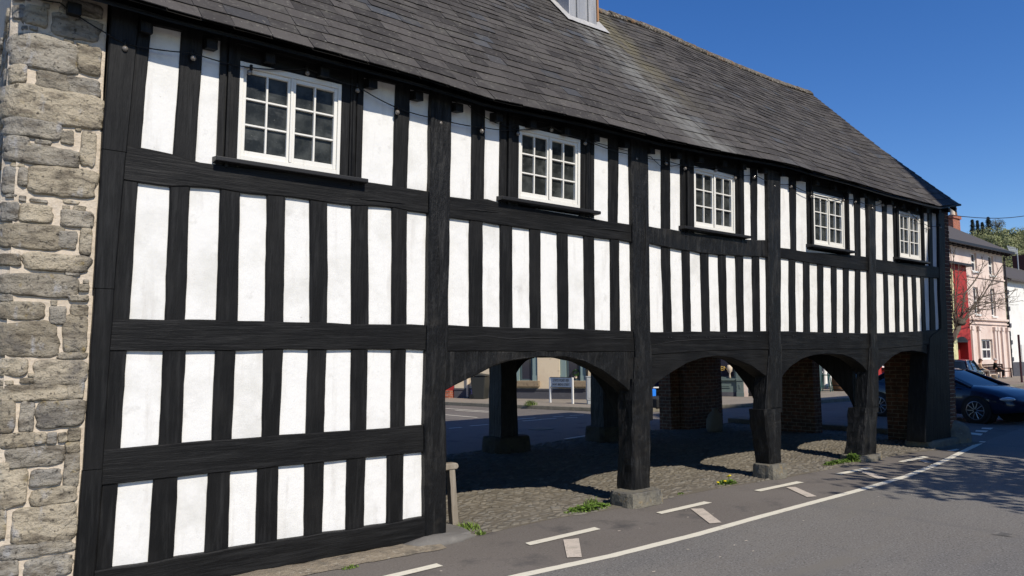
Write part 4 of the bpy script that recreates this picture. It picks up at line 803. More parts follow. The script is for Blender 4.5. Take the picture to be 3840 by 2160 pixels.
for i, q in enumerate(pts3[4:]):
    m = MB(); c = q - SO; tl = .012 * math.sin(i * 2.3)
    m.lathe([(.004, .03), (.013, .025), (.014, -.012), (.012, -.02)], c.x, c.y, 8); m.xform(lambda x, y, z, c=c: (x, y, z + c.z))
    so_ = m.build('socket', MT['cable'], sl_, smooth=True)
    m = MB(); m.blob((c.x + tl, c.y, c.z - .044), .024, 10, 7, 0); m.build('bulb', MT['bulb'], sl_, smooth=True)
# ------------------------------------------------------------------ small things in front of and under the hall
def at(o, loc): o.location = loc; return o
b_ = thing('wooden_post', 'short weathered bare wood post with T shaped top beside the black corner post', 'post', (.52, .30, 0))
m = MB(); vs = []; n = 10
for i in range(n + 1):
    t = i / n; z = t * .62; hw = .040 - .005 * t; o = -.035 + .045 * (1 - t) - .0; 
    for (u, v) in ((-1, -1), (1, -1), (1, 1), (-1, 1)): vs.append((u * hw + o + .004 * sn((z * 8, u, 3)), v * .04 + .004 * sn((z * 8, v, 9)), z))
m.add(vs, [(i * 4 + j, (i + 1) * 4 + j, (i + 1) * 4 + (j + 1) % 4, i * 4 + (j + 1) % 4) for i in range(n) for j in range(4)] + [(0, 1, 2, 3), (40, 43, 42, 41)]); m.build('shaft', MT['old_wood'], b_, bevel=.006)
m = MB(); m.prism([(-.16, 0), (.025, 0), (.04, .02), (.043, .04), (.03, .06), (.01, .068), (-.16, .07)], lambda u, v, d: (u, d, v + .62), -.05, .05); m.build('top', MT['old_wood'], b_, bevel=.012)
def grass(name, label, cx, cy, rx, ry, n, h, z0=.005, leafy=0, group=None, cat='grass tuft', name_=None):
    m = MB(); rnd = random.random
    for i in range(n):
        a = rnd() * 6.283; r = rnd() ** .6; x = cx + rx * r * math.cos(a); y = cy + ry * r * math.sin(a); hh = h * (.4 + .8 * rnd()) * (1.15 - .6 * r); d = rnd() * 6.283; ln = hh * (.2 + .8 * rnd()); wd = .0035 + .004 * rnd(); s = Vector((math.cos(d + 1.57), math.sin(d + 1.57), 0)) * wd
        p0 = Vector((x, y, z0)); p1 = p0 + Vector((math.cos(d) * ln * .35, math.sin(d) * ln * .35, hh * .65)); p2 = p0 + Vector((math.cos(d) * ln, math.sin(d) * ln, hh * (.75 + .25 * rnd())))
        m.add([p0 - s, p0 + s, p1 + s * .8, p1 - s * .8, p2], [(0, 1, 2, 3), (3, 2, 4)])
    o = m.build(name, MT['grass'], fixn=False); tag(o, label, cat, group)
    if leafy:
        m = MB()
        for i in range(leafy):
            a = rnd() * 6.283; r = rnd() ** .5 * .75; x = cx + rx * r * math.cos(a); y = cy + ry * r * math.sin(a); d = rnd() * 6.283; ln = .025 + .03 * rnd(); e = .3 + .7 * rnd(); D = Vector((math.cos(d), math.sin(d), .35 * e)) * ln; s = Vector((-math.sin(d), math.cos(d), .25 * (rnd() - .5))) * ln * .55; p0 = Vector((x, y, z0 + h * (.15 + .6 * rnd())))
            m.add([p0, p0 + D * .5 + s, p0 + D, p0 + D * .5 - s], [(0, 1, 2, 3)])
        oo = m.build('leaves', MT['leaf'], o, fixn=False)
    return o
grass('grass_tuft', 'bright grass tuft at the foot of the bare wood post', .56, .12, .16, .12, 260, .085, group=None)
grass('grass_tuft', 'small grass sprig growing from the crack below the corner post footing', .56, -.14, .06, .05, 60, .06)
grass('weed_clump', 'wide patch of weeds and grass left of the ochre padstone', 2.25, .03, .38, .13, 700, .06, leafy=330, cat='weeds')
grass('grass_tuft', 'thin grass sprouting against the left side of the ochre padstone', 2.5, .22, .1, .08, 90, .1)
grass('grass_tuft', 'faint grass tuft at the cobble edge right of the ochre padstone', 3.85, -.04, .07, .04, 50, .03)
dn = grass('dandelion_plant', 'dandelion plant with yellow flowers between two arcade posts', 4.95, .03, .20, .09, 260, .07, leafy=80, cat='dandelion')
for (x, y, z) in ((5.0, .02, .12), (4.86, .0, .06), (4.75, .04, .05), (5.02, .06, .10)):
    m = MB(); m.lathe([(.003, z - .01), (.022, z), (.02, z + .008), (.004, z + .012)], x, y, 10); m.build('flower', MT['yellow'], dn)
    m = MB(); m.tube([(x, y, .005), (x + .003, y, z)], .0025, 5); m.build('stem', MT['leaf'], dn)
grass('weed_clump', 'patch of grass and weeds against the rounded padstone of the fourth post', 8.0, .06, .42, .12, 600, .06, leafy=150, cat='weeds')
grass('weed_clump', 'taller leafy weeds touching the rounded padstone', 8.42, .0, .14, .12, 200, .15, leafy=180, cat='weeds')
grass('grass_tuft', 'little grass tuft by the plinth near the white dashed line', -1.02, -.42, .08, .04, 70, .03)
m = MB(); vs = []; prof = [(0.01, 0), (.2, .01), (.23, .12), (.21, .3), (.17, .42), (.08, .5), (.1, .55), (.07, .57)]
for k in range(len(prof) - 1): pass
m.lathe(prof, 0, 0, 18, sy=.8); m.xform(lambda x, y, z: (x + .03 * sn((x * 7, y * 7, z * 7)) + .08 * z, y + .03 * sn((x * 6 + 4, y * 6, z * 7)), z))
tag(at(m.build('sack', MT['hemp'], smooth=True), (10.75, 4.6, .01)), 'tied hessian sack leaning at the end of the dark brick pier', 'sack')
# scattered litter petals on the road
m = MB()
for i in range(26):
    x = -0.5 + random.random() * 7; y = -.75 - random.random() * 1.6; s = .006 + .008 * random.random(); a = random.random() * 3; m.add([(x + s * 2 * math.cos(a + j * 1.57) * (1 if j % 2 else .6), y + s * math.sin(a + j * 1.57), .0105) for j in range(4)], [(0, 1, 2, 3)])
tag(m.build('fallen_petals', MT['paint_worn'], fixn=False), 'tiny pale petals and crumbs scattered on the asphalt beside the white line', 'petals', kind='stuff')
#BACKGROUND
# ------------------------------------------------------------------ BACKGROUND
def pm_(name, col, **k): return mat(name, col, **k)
MB_ = {}
MB_['beige'] = mat('beige_render', (.70, .58, .41), .9, .15, layers=[(1.2, 5, .45, .7, (.62, .5, .35)), (5, 5, .62, .75, (.40, .31, .2))], bump=[(12, .4, .01)])
MB_['plinth'] = mat('grey_plinth', (.075, .075, .085), .9, .2, layers=[(3, 5, .5, .7, (.1, .1, .11))])
MB_['sill'] = mat('stone_sill', (.26, .2, .13), .9, .2, layers=[(8, 5, .5, .7, (.16, .12, .08))], bump=[(20, .5, .01)])
MB_['sage'] = mat('sage_paint', (.20, .27, .26), .6, .3); MB_['slategrey'] = mat('dark_sage_paint', (.06, .09, .10), .6, .3)
MB_['shop'] = mat('grey_green_shop_paint', (.115, .15, .14), .55, .3, layers=[(3, 4, .5, .75, (.14, .175, .165))])
MB_['pink'] = mat('pale_pink_render', (.70, .57, .49), .9, .15, layers=[(.8, 5, .45, .7, (.58, .44, .37))], bump=[(10, .3, .01)])
MB_['white'] = mat('white_render', (.78, .76, .70), .9, .15, layers=[(1.0, 5, .5, .75, (.68, .66, .6))])
MB_['red'] = mat('red_painted_brick', (.36, .034, .03), .75, .3, layers=[(1.5, 5, .5, .75, (.28, .028, .026))], bump=[((2, 2, 13), .4, .01)])
MB_['redwood'] = mat('red_door_paint', (.42, .06, .03), .6, .3)
MB_['slatefar'] = mat('far_slate', (.085, .075, .07), .8, .2, layers=[((1.2, 1.2, 7), 5, .5, .7, (.085, .078, .07))], bump=[((.5, .5, 9), .5, .02)])
MB_['gutter'] = mat('black_gutter', (.015, .013, .015), .5, .3)
MB_['white_paint'] = mat('white_gloss_paint', (.76, .74, .68), .5, .35)
MB_['pale'] = mat('cream_masonry', (.62, .52, .40), .85, .2)
MB_['pinkpale'] = mat('pale_pink_masonry', (.72, .60, .52), .85, .2)
MB_['barrel'] = mat('oak_barrel', (.16, .085, .045), .7, .25, layers=[((14, 14, 1.5), 5, .5, .75, (.22, .13, .07))], bump=[((20, 20, 2), .4, .01)])
MB_['green'] = mat('dark_green_metal', (.015, .075, .06), .4, .4)
MB_['metal_grey'] = mat('galvanised_grey', (.34, .36, .37), .6, .4, layers=[(4, 4, .5, .7, (.27, .28, .3))])
MB_['bin'] = mat('bin_plastic', (.03, .031, .028), .55, .35)
MB_['chalk'] = mat('blackboard', (.01, .01, .01), .8, .2)
MB_['foliage'] = mat('broad_leaf', (.045, .11, .025), .5, .3, rnd=(.6, 1.5))
MB_['bark'] = mat('grey_bark', (.10, .08, .06), .9, .2, layers=[(6, 5, .5, .7, (.15, .13, .09))], bump=[(14, .6, .02)])
def flat(P, n):  # polygon helper in a vertical plane: p0, dir, outward offset
    pass
class Pl:       # vertical plane: s along dr, outward normal nv
    def __init__(s, p0, dr, nv): s.p0 = np.array(p0, float); s.dr = np.array(dr, float); s.nv = np.array(nv, float)
    def __call__(s, u, v, d): q = s.p0 + s.dr * u + s.nv * d; return (q[0], q[1], v)
    def px(s, x, y): return PLN(x, y, s.p0, s.dr)
def slab(pl, u0, z0, u1, z1, d0, d1, mb=None):
    mb = mb or MB(); mb.prism([(u0, z0), (u1, z0), (u1, z1), (u0, z1)], pl, d0, d1); return mb
def wall_holes(pl, u0, u1, z0, z1, holes, depth, mb=None):
    mb = mb or MB(); us = sorted(set([u0, u1] + [h[0] for h in holes] + [h[2] for h in holes])); zs = sorted(set([z0, z1] + [h[1] for h in holes] + [h[3] for h in holes]))
    for i in range(len(us) - 1):
        for j in range(len(zs) - 1):
            uc = (us[i] + us[i + 1]) / 2; zc = (zs[j] + zs[j + 1]) / 2
            if any(h[0] < uc < h[2] and h[1] < zc < h[3] for h in holes): continue
            mb.add([pl(us[i], zs[j], 0), pl(us[i + 1], zs[j], 0), pl(us[i + 1], zs[j + 1], 0), pl(us[i], zs[j + 1], 0)], [(0, 1, 2, 3)])
    for h in holes:
        a, b, c, d = h
        for q in (((a, b), (a, d)), ((c, b), (c, d)), ((a, b), (c, b)), ((a, d), (c, d))):
            (p, r), (s_, t) = q; mb.add([pl(p, r, 0), pl(s_, t, 0), pl(s_, t, -depth), pl(p, r, -depth)], [(0, 1, 2, 3)])
    return mb
def child(mb, name, m, par, **k):
    o = mb.build(name, m, par, **k); o.location = -par.location if par.parent is None else Vector((0, 0, 0)); return o
def sash(pl, u0, z0, u1, z1, depth, par, cols=2, rows=2, m='white_paint', bar=.05, name='window', mid=True, glass=None):
    f = MB(); b = bar; d0, d1 = -depth, -depth + .06
    slab(pl, u0, z0, u0 + b, z1, d0, d1, f); slab(pl, u1 - b, z0, u1, z1, d0, d1, f); slab(pl, u0 + b, z0, u1 - b, z0 + b, d0, d1, f); slab(pl, u0 + b, z1 - b, u1 - b, z1, d0, d1, f)
    if mid: zm = (z0 + z1) / 2; slab(pl, u0 + b, zm - b / 2, u1 - b, zm + b / 2, d0, d1, f)
    for i in range(1, cols): u = u0 + (u1 - u0) * i / cols; slab(pl, u - b * .3, z0 + b, u + b * .3, z1 - b, d0, d1 - .02, f)
    o = child(f, name, MB_[m], par); g_ = MB(); g_.add([pl(u0, z0, d0 + .02), pl(u1, z0, d0 + .02), pl(u1, z1, d0 + .02), pl(u0, z1, d0 + .02)], [(0, 1, 2, 3)])
    g = g_.build('pane', glass or MT['glass_far'], o); return o
# --- beige house with grey plinth
bp0 = (17.3, 15.0); bd = np.array([-.5, .866]); bn = np.array([-.866, -.5]); PB = Pl(bp0, bd, bn)
bh = thing('beige_house', 'beige rendered house with sage framed windows seen through the first arch', 'building', (18, 18, 0))
B1 = lambda x, y: PB.px(1660 + x / 5.3675, 1330 + y / 5.3675); B2 = lambda x, y: PB.px(1980 + x / 5.3675, 1330 + y / 5.3675)
w1a, w1b = B1(1910, 525), B1(1425, 525); w2a, w2b = B2(1170, 560), B2(640, 560); w2a = (w2a[0], w1a[1]); BLn = B1(240, 700)[0]; B0 = B2(1350, 700)[0]
zt = 3.1; h1 = (w1a[0], w1a[1], w1b[0], zt); h2 = (w2a[0], w2a[1], w2b[0], zt)
wm_ = wall_holes(PB, B0, BLn, .12, 6.4, [h1, h2], .22); wm_.add([PB(B0, .12, 0), PB(B0, 6.4, 0), PB(B0, 6.4, -7), PB(B0, .12, -7)], [(0, 1, 2, 3)]); child(wm_, 'wall', MB_['beige'], bh)
m = slab(PB, B0 - .02, .12, BLn, .50, 0, .05); slab(PB, B0 - .03, .47, BLn, .54, .0, .08, m); child(m, 'plinth', MB_['plinth'], bh)
m = MB(); bl, br_ = B0 - .2, BLn; m.prism([(bl, 6.35), (br_, 6.35), (br_, 6.5), (bl, 6.5)], PB, .3, -7.5); m.add([PB(bl, 6.5, .3), PB(br_, 6.5, .3), PB(br_, 9.3, -3.6), PB(bl, 9.3, -3.6), PB(br_, 6.5, -7.5), PB(bl, 6.5, -7.5)], [(0, 1, 2, 3), (3, 2, 4, 5), (0, 3, 5), (1, 4, 2)]); child(m, 'roof', MB_['slatefar'], bh)
for (a, b, c, d) in (h1, h2):
    w_ = c - a; wo = sash(PB, a + w_ * .24, b, c - w_ * .24, d, .2, bh, 1, 1, 'slategrey', .07)
    for (e0, e1) in ((a, a + w_ * .22), (c - w_ * .22, c)): m = slab(PB, e0, b, e1, d, -.2, -.06); slab(PB, e0, b, e1, b + .22, -.06, -.03, m); child(m, 'pilaster', MB_['sage'], bh)
    m = slab(PB, a - .1, b - .24, c + .1, b, 0, .2); child(m, 'sill', MB_['sill'], bh, bevel=.015)
sp = B1(515, 700)
m = MB(); m.tube([PB(sp[0], .15, .07), PB(sp[0], 6.3, .07)], .05, 8); child(m, 'drainpipe', MB_['pale'], bh)
m = MB(); m.tube([PB(B0 + .35, 1.0, .03), PB(B0 + .35, 4, .03)], .02, 6); m.tube([PB(B0 + .3, 1.0, .03), PB(B0 + .15, 4, .03)], .02, 6); child(m, 'cable', MT['cable'], bh)
gp = MB(); gx = (w2a[0] + (w2b[0] - w2a[0]) * .38); gp.lathe([(.06, 0), (.09, .1)], 0, 0, 10)
# plant in the second window
pv = thing('window_plant', 'round green bushy plant behind the right window of the beige house', 'plant', tuple(PB(w2a[0] + (w2b[0] - w2a[0]) * .42, w2a[1] + .1, -.12)))
m = MB(); m.lathe([(.05, 0), (.07, .1)], 0, 0, 10); m.build('pot', MB_['pale'], pv); m = MB()
for i in range(160):
    d = Vector((random.gauss(0, 1), random.gauss(0, 1), random.gauss(0, 1))).normalized() * .13; c = d + Vector((0, 0, .22)); t_ = Vector((-d.y, d.x, .02)) * .25; m.add([c - t_, c + d * .25, c + t_, c - d * .2], [(0, 1, 2, 3)])
m.build('foliage', MB_['foliage'], pv)
# red house beyond the beige one
q = PB(BLn + .02, 0, 0); PR0 = Pl((q[0], q[1]), bd, bn); rh0 = thing('red_house', 'red painted house at the far left beyond the drainpipe of the beige house', 'building', (17, 26, 0))
child(wall_holes(PR0, 0, 7, .12, 6, [(1.0, .12, 1.9, 2.2)], .2), 'wall', MB_['red'], rh0); m = slab(PR0, .05, .12, .9, .45, .0, .35); child(m, 'step', MT['brick_red'], rh0); m = slab(PR0, 1.0, .12, 1.9, 2.2, -.19, -.15); child(m, 'door', MB_['redwood'], rh0)
m = MB(); m.prism([(-.1, 6), (7.2, 6), (7.2, 6.2), (-.1, 6.2)], PR0, .2, -6); child(m, 'roof', MB_['slatefar'], rh0)
# wheelie bin, purple bag
bn_ = thing('wheelie_bin', 'dark grey wheelie bin with pale marks standing against the beige wall', 'wheelie bin', tuple(PB(B1(850, 900)[0], .12, .45)), math.radians(30))
m = MB(); vs = [(x * (.24 if z == 0 else .3), y * (.26 if z == 0 else .34), z) for z in (0, .94) for x, y in ((-1, -1), (1, -1), (1, 1), (-1, 1))]; m.add(vs, [(0, 3, 2, 1), (4, 5, 6, 7), (0, 1, 5, 4), (1, 2, 6, 5), (2, 3, 7, 6), (3, 0, 4, 7)]); m.build('body', MB_['bin'], bn_, bevel=.03)
m = MB(); m.prism([(-.38, .95), (.36, .95), (.34, 1.03), (.1, 1.07), (-.36, 1.0)], lambda u, v, d: (d, u, v), -.33, .33); m.build('lid', MB_['bin'], bn_, bevel=.02)
m = MB(); m.tube([(-.26, .40, .9), (.26, .40, .9)], .02, 6); m.build('handle', MB_['bin'], bn_)
for x in (-.24, .24): m = MB(); m.tube([(x - .025, .3, .1), (x + .025, .3, .1)], .1, 14); m.build('wheel', MT['rubber'], bn_)
m = MB(); m.box(-.268, -.1, .55, -.262, -.02, .7); m.box(-.262, -.14, .38, -.256, .0, .5); m.build('sticker', MB_['white_paint'], bn_)
m = MB(); m.blob((0, 0, .2), (.15, .15, .24), 14, 9, .5, 2.4); tag(at(m.build('rubbish_bag', mat('purple_bag', (.12, .10, .22), .35, .5), smooth=True), tuple(PB(B1(712, 900)[0], .12, .35))), 'small purple tinted rubbish bag slumped beside the wheelie bin', 'bag')
# street sign with two lines of lettering
sA = G(1980 + 452 / 5.3675, 1330 + 965 / 5.3675, .12); sB = G(1980 + 903 / 5.3675, 1330 + 990 / 5.3675, .12); sd_ = Vector((sB[0] - sA[0], sB[1] - sA[1], 0)); SLn = sd_.length; sd_.normalize()
ss = thing('street_sign', 'white street name plate on two pale legs reading Short Bridge Street', 'street sign', tuple(sA), math.atan2(sd_.y, sd_.x))
for x in (0, SLn): m = MB(); m.box(x - .035, -.03, 0, x + .035, .03, .96); m.build('leg', MB_['white_paint'], ss, bevel=.006)
m = MB(); m.box(.036, -.02, .60, SLn - .036, .015, .95); m.build('plate', mat('sign_plate', (.55, .58, .58), .5, .3), ss)
m = MB(); m.box(.03, -.03, .585, SLn - .03, .02, .60); m.box(.03, -.03, .95, SLn - .03, .02, .968); m.build('frame', MB_['gutter'], ss)
def text(body, size, loc, rot, m, par=None, name='lettering', ext_=.002, sx=1.0):
    cu = bpy.data.curves.new(name, 'FONT'); cu.body = body; cu.size = size; cu.extrude = ext_; cu.align_x = 'CENTER'; cu.align_y = 'CENTER'; ob = bpy.data.objects.new(name, cu); C.objects.link(ob)
    dg = bpy.context.evaluated_depsgraph_get(); me = bpy.data.meshes.new_from_object(ob.evaluated_get(dg)); bpy.data.objects.remove(ob); o = bpy.data.objects.new(name, me); me.materials.clear(); me.materials.append(m); C.objects.link(o); o.location = loc; o.rotation_euler = rot; o.scale = (sx, 1, 1)
    if par: o.parent = par
    return o
text('STRYD PONT FER', .15, (SLn / 2, -.024, .84), (math.pi / 2, 0, 0), MB_['gutter'], ss, sx=SLn / 1.62); text('SHORT BRIDGE STREET', .13, (SLn / 2, -.024, .69), (math.pi / 2, 0, 0), MB_['gutter'], ss, sx=SLn / 1.75)
# utility cabinet
uc = G(1980 + 1235 / 5.3675, 1330 + 1000 / 5.3675, .12); ub = thing('utility_cabinet', 'narrow pale grey metal utility cabinet beside the street name plate', 'utility box', (uc[0] + .1, uc[1], .12), math.radians(-35))
m = MB(); m.box(-.17, -.14, .15, .17, .14, .98); m.box(-.15, -.12, 0, .15, .12, .15); m.build('body', MB_['metal_grey'], ub, bevel=.012); m = MB(); m.box(-.19, -.16, .98, .19, .16, 1.01); m.build('lid', MB_['metal_grey'], ub, bevel=.006); m = MB(); m.box(-.13, -.15, .22, .13, -.143, .92); m.build('door', MB_['metal_grey'], ub); m = MB(); m.box(.08, -.165, .55, .11, -.15, .66); m.build('handle', MB_['gutter'], ub)
grass('weed_clump', 'leafy weeds growing on the kerb of the far pavement', 13.0, 14.25, .3, .14, 160, .22, .12, leafy=200, cat='weeds')
# grey green shop
sp0 = G(2763, 1487, .12); sdr = np.array([-.5, .866]); snv = np.array([-.866, -.5]); PS = Pl((sp0[0], sp0[1]), sdr, snv)
sh = thing('corner_shop', 'grey green panelled shopfront with a window display and gold lettering', 'shop', (float(sp0[0]) + 2, float(sp0[1]) + 1, 0))
Sx = lambda x, y: PS.px(2430 + x / 4.83, 1320 + y / 4.83)
a = Sx(1600, 500); bb = Sx(1000, 500); lz = a[1]
pr = Sx(1725, 500)[0]; pr2 = Sx(1775, 500)[0]
child(wall_holes(PS, pr2 - .0, 5.5, 3.0, 6.4, [], .2), 'wall', MB_['pale'], sh)
m = slab(PS, 0.0, .30, 5.5, lz, -.05, 0); slab(PS, 0, lz - .03, 5.5, lz + .05, 0, .08, m)
for k in range(3):
    u0 = .25 + k * 1.6; slab(PS, u0, .48, u0 + 1.3, .52, 0, .03, m); slab(PS, u0, lz - .28, u0 + 1.3, lz - .24, 0, .03, m); slab(PS, u0, .52, u0 + .05, lz - .28, 0, .03, m); slab(PS, u0 + 1.25, .52, u0 + 1.3, lz - .28, 0, .03, m)
child(m, 'stall_riser', MB_['shop'], sh)
m = slab(PS, pr, .16, -.02, 3.2, -.02, .1); slab(PS, pr - .02, .12, 0, .3, -.02, .14, m); slab(PS, pr - .02, lz - .05, 0, lz + .05, -.02, .13, m); slab(PS, pr + .1, .45, -.12, lz - .2, .1, .12, m); slab(PS, pr + .1, lz + .2, -.12, 2.6, .1, .12, m); child(m, 'pilaster', MB_['shop'], sh, bevel=.008)
m = slab(PS, pr2 - .05, .12, pr - .01, 3.2, -.1, .03); child(m, 'pink_pier', MB_['pink'], sh)
m = slab(PS, pr2 - .9, .12, pr2 - .06, 2.3, -.35, -.3); child(m, 'door', MB_['gutter'], sh)
m = slab(PS, 0, 2.7, 5.5, 3.2, -.05, .15); child(m, 'fascia', MB_['shop'], sh)
sash(PS, 0.02, lz + .05, 5.4, 2.7, .1, sh, 4, 1, 'shop', .07, mid=False)
m = slab(PS, 0, .12, 5.5, .3, -.04, .0); child(m, 'base_course', MB_['plinth'], sh)
Sg = Sx(1390, 300); o = text('OPEN', .26, (0, 0, 0), (math.pi / 2, 0, math.atan2(-.866, .5)), mat('gold_lettering', (.75, .5, .12), .5, .4), None); q = PS(Sg[0] + .2, Sg[1], -.02); o.location = Vector(q) - sh.location; o.parent = sh
q0 = Sx(1445, 355); q1 = Sx(1530, 255); m = slab(PS, q1[0], q0[1], q0[0], q1[1], -.03, -.02); child(m, 'notice', MB_['white_paint'], sh)
qL = Sx(1485, 495); m = MB(); q = PS(qL[0], 0, -.25)
lp_ = thing('display_lamp', 'cream vase shaped lamp standing in the shop window', 'lamp', (q[0], q[1], lz + .06)); m.lathe([(.05, 0), (.03, .1), (.03, .2), (.09, .3), (.12, .42), (.08, .55)], 0, 0, 14); q = PS(qL[0], 0, .02); lp_.location = (q[0], q[1], lz + .06); m.build('body', MB_['pale'], lp_, smooth=True)
# market stall with blue cloth
ms = thing('market_stall', 'market stall with pale blue cloth awning and dark back beyond the third post', 'market stall', (19.6, 14.2, .12), math.radians(-35))
for x in (-1.3, 1.3):
    for y in (-.5, .5): m = MB(); m.tube([(x, y, 0), (x, y, 2.0)], .025, 6); m.build('pole', MB_['metal_grey'], ms)
m = MB(); n = 14
vs = []
for i in range(n + 1):
    x = -1.5 + 3 * i / n; vs += [(x, -.62 + .03 * math.sin(i * 2), 1.0 + .05 * math.sin(i * 1.3)), (x, -.66, 1.38), (x, -.6, 1.42), (x, .7, 2.1)]
m.add(vs, [(i * 4 + j, i * 4 + 4 + j, i * 4 + 5 + j, i * 4 + 1 + j) for i in range(n) for j in (0, 1, 2)]); m.build('awning', [mat('pale_blue_cloth', (.16, .32, .62), .8, .2)], ms)
m = MB(); m.box(-1.3, .5, .3, 1.3, .53, 2.2); m.build('back_cloth', mat('navy_cloth', (.01, .015, .05), .9, .1), ms)
m = MB(); m.box(-1.2, -.45, .42, 1.2, .4, .46); m.box(-1.1, -.4, 0, -1.05, .35, .42); m.box(1.05, -.4, 0, 1.1, .35, .42); m.build('table', MB_['white_paint'], ms)
q = F(2451, 1488, 12.3); m = MB(); m.prism([(-.16, 0), (.14, 0), (.18, .62), (.05, .66), (-.18, .6)], lambda u, v, d: (u, d, v), -.07, .07); m.tube([(-.1, 0, .62), (0, 0, .85), (.1, 0, .62)], .012, 5); m.xform(lambda x, y, z: (x * .55, y * .6, z * .6 + .1))
tag(at(m.build('blue_bag', mat('bright_blue_plastic', (.02, .2, .75), .5, .3), bevel=.02), (float(q[0]), float(q[1]), float(q[2]) - .2)), 'bright blue carrier bag hanging just right of the third post', 'bag')
m = MB(); m.prism([(14.9, 10.0), (16.4, 9.85), (16.5, 11.3), (15.0, 11.6)], lambda u, v, d: (u, v, d), .12, .42); tag(m.build('stone_planter', MT['rubber'], bevel=.03), 'low dark planter on the far pavement below the blue stall', 'planter')
# --- pub front
PP = Pl((0, 13.9), (1, 0), (0, -1)); pub = thing('pub_building', 'dark fronted pub with white columns behind the barrels', 'building', (29, 17, 0))
holes = [(25.2 + 2.3 * k, .12 if k == 2 else .9, 26.7 + 2.3 * k, 2.6) for k in range(4)]
child(wall_holes(PP, 24.5, 34.2, .12, 6.8, holes, .25), 'wall', MB_['slategrey'], pub)
for k, h in enumerate(holes):
    if k != 2: sash(PP, h[0], h[1], h[2], h[3], .2, pub, 2, 1, 'white_paint', .06, mid=False)
m = slab(PP, holes[2][0], .12, holes[2][2], 2.6, -.22, -.18); child(m, 'door', MB_['gutter'], pub)
for x in (3092, 3112): 
    u = F(x, 1370, 13.5)[0]; m = MB(); m.lathe([(.13, .12), (.13, .3), (.1, .35), (.1, 2.5), (.14, 2.6), (.14, 2.75)], float(u), 13.5, 14); child(m, 'column', MB_['white_paint'], pub, smooth=True)
m = MB(); m.box(24.5, 13.2, 2.75, 34.2, 13.88, 3.1); child(m, 'canopy', MB_['white_paint'], pub)
m = MB(); m.prism([(13.6, 6.8), (21, 6.8), (17.2, 10)], lambda u, v, d: (d, u, v), 24.3, 34.3); child(m, 'roof', MB_['slatefar'], pub)
bar0 = G(3150, 1466, .12)
def barrel(loc, lab):
    b = thing('barrel', lab, 'barrel', loc, 0, 'barrels outside the pub'); m = MB(); m.lathe([(.27, 0), (.31, .15), (.345, .35), (.35, .48), (.345, .6), (.31, .8), (.27, .95), (.25, .95), (.25, .93)], 0, 0, 24); m.build('staves', MB_['barrel'], b, smooth=True)
    for z in (.06, .27, .68, .88): m = MB(); r = .29 + .06 * math.sin(math.pi * z / .95); m.lathe([(r, z - .02), (r + .008, z - .02), (r + .008, z + .02), (r, z + .02)], 0, 0, 24); m.build('hoop', MB_['gutter'], b, smooth=True)
    return b
barrel((float(bar0[0]), float(bar0[1]), .12), 'upright oak barrel carrying a white plant pot and a chalkboard'); q = G(3185, 1462, .12); barrel((float(q[0]) + .5, float(q[1]) + .4, .12), 'second oak barrel half hidden behind the fourth arcade post')
bt = thing('table_board', None, None); bpy.data.objects.remove(bt)
bx, by = float(bar0[0]), float(bar0[1])
pp = thing('potted_plant', 'spiky green plant in a white pot on top of the barrel', 'plant', (bx - .15, by, 1.07)); m = MB(); m.lathe([(.13, 0), (.17, .24), (.15, .24), (.14, .2)], 0, 0, 16); m.build('pot', MB_['white_paint'], pp, smooth=True)
m = MB()
for i in range(70):
    a = random.random() * 6.28; l = .25 + .3 * random.random(); e = .5 + random.random(); p1 = Vector((math.cos(a) * l * .4, math.sin(a) * l * .4, .24 + l * e * .6)); p2 = Vector((math.cos(a) * l, math.sin(a) * l, .24 + l * e * .7)); s_ = Vector((-math.sin(a), math.cos(a), 0)) * .022; m.add([Vector((0, 0, .22)) - s_, Vector((0, 0, .22)) + s_, p1 + s_, p1 - s_, p2], [(0, 1, 2, 3), (3, 2, 4)])
m.build('foliage', MB_['foliage'], pp)
cbd = thing('chalkboard', 'small framed chalkboard with white writing hung on the barrel', 'chalkboard', (bx + .12, by - .36, .55), math.radians(-12)); m = MB(); m.box(-.17, -.01, 0, .17, .01, .62); m.build('board', MB_['chalk'], cbd)
m = MB(); m.box(-.19, -.015, -.02, -.17, .015, .64); m.box(.17, -.015, -.02, .19, .015, .64); m.box(-.17, -.015, -.02, .17, .015, 0); m.box(-.17, -.015, .62, .17, .015, .64); m.build('frame', MB_['white_paint'], cbd)
m = MB()
for k in range(6): m.box(-.12 + .01 * (k % 2), -.014, .52 - k * .085, .11 - .02 * (k % 3), -.0105, .545 - k * .085)
m.build('writing', MB_['white_paint'], cbd)
q = G(3100, 1468, .12); stl = thing('bar_stool', 'tall dark green metal stool beside the barrel', 'stool', (float(q[0]), float(q[1]), .12), .3)
m = MB(); m.box(-.17, -.17, .74, .17, .17, .78); m.build('seat', MB_['green'], stl, bevel=.01)
for x in (-1, 1):
    for y in (-1, 1): m = MB(); m.tube([(x * .14, y * .14, .74), (x * .22, y * .22, 0)], .02, 6); m.build('leg', MB_['green'], stl)
m = MB(); m.tube([(-.19, -.19, .25), (.19, -.19, .25), (.19, .19, .25), (-.19, .19, .25), (-.19, -.19, .25)], .012, 5); m.build('foot_rail', MB_['green'], stl)
q = F(3186, 1362, 12.8); hp = thing('hanging_plant', 'green trailing plant hanging high beside the pub front', 'plant', tuple(q)); m = MB(); m.lathe([(.03, -.1), (.16, 0), (.17, .12)], 0, 0, 14); m.build('basket', MB_['gutter'], hp)
m = MB()
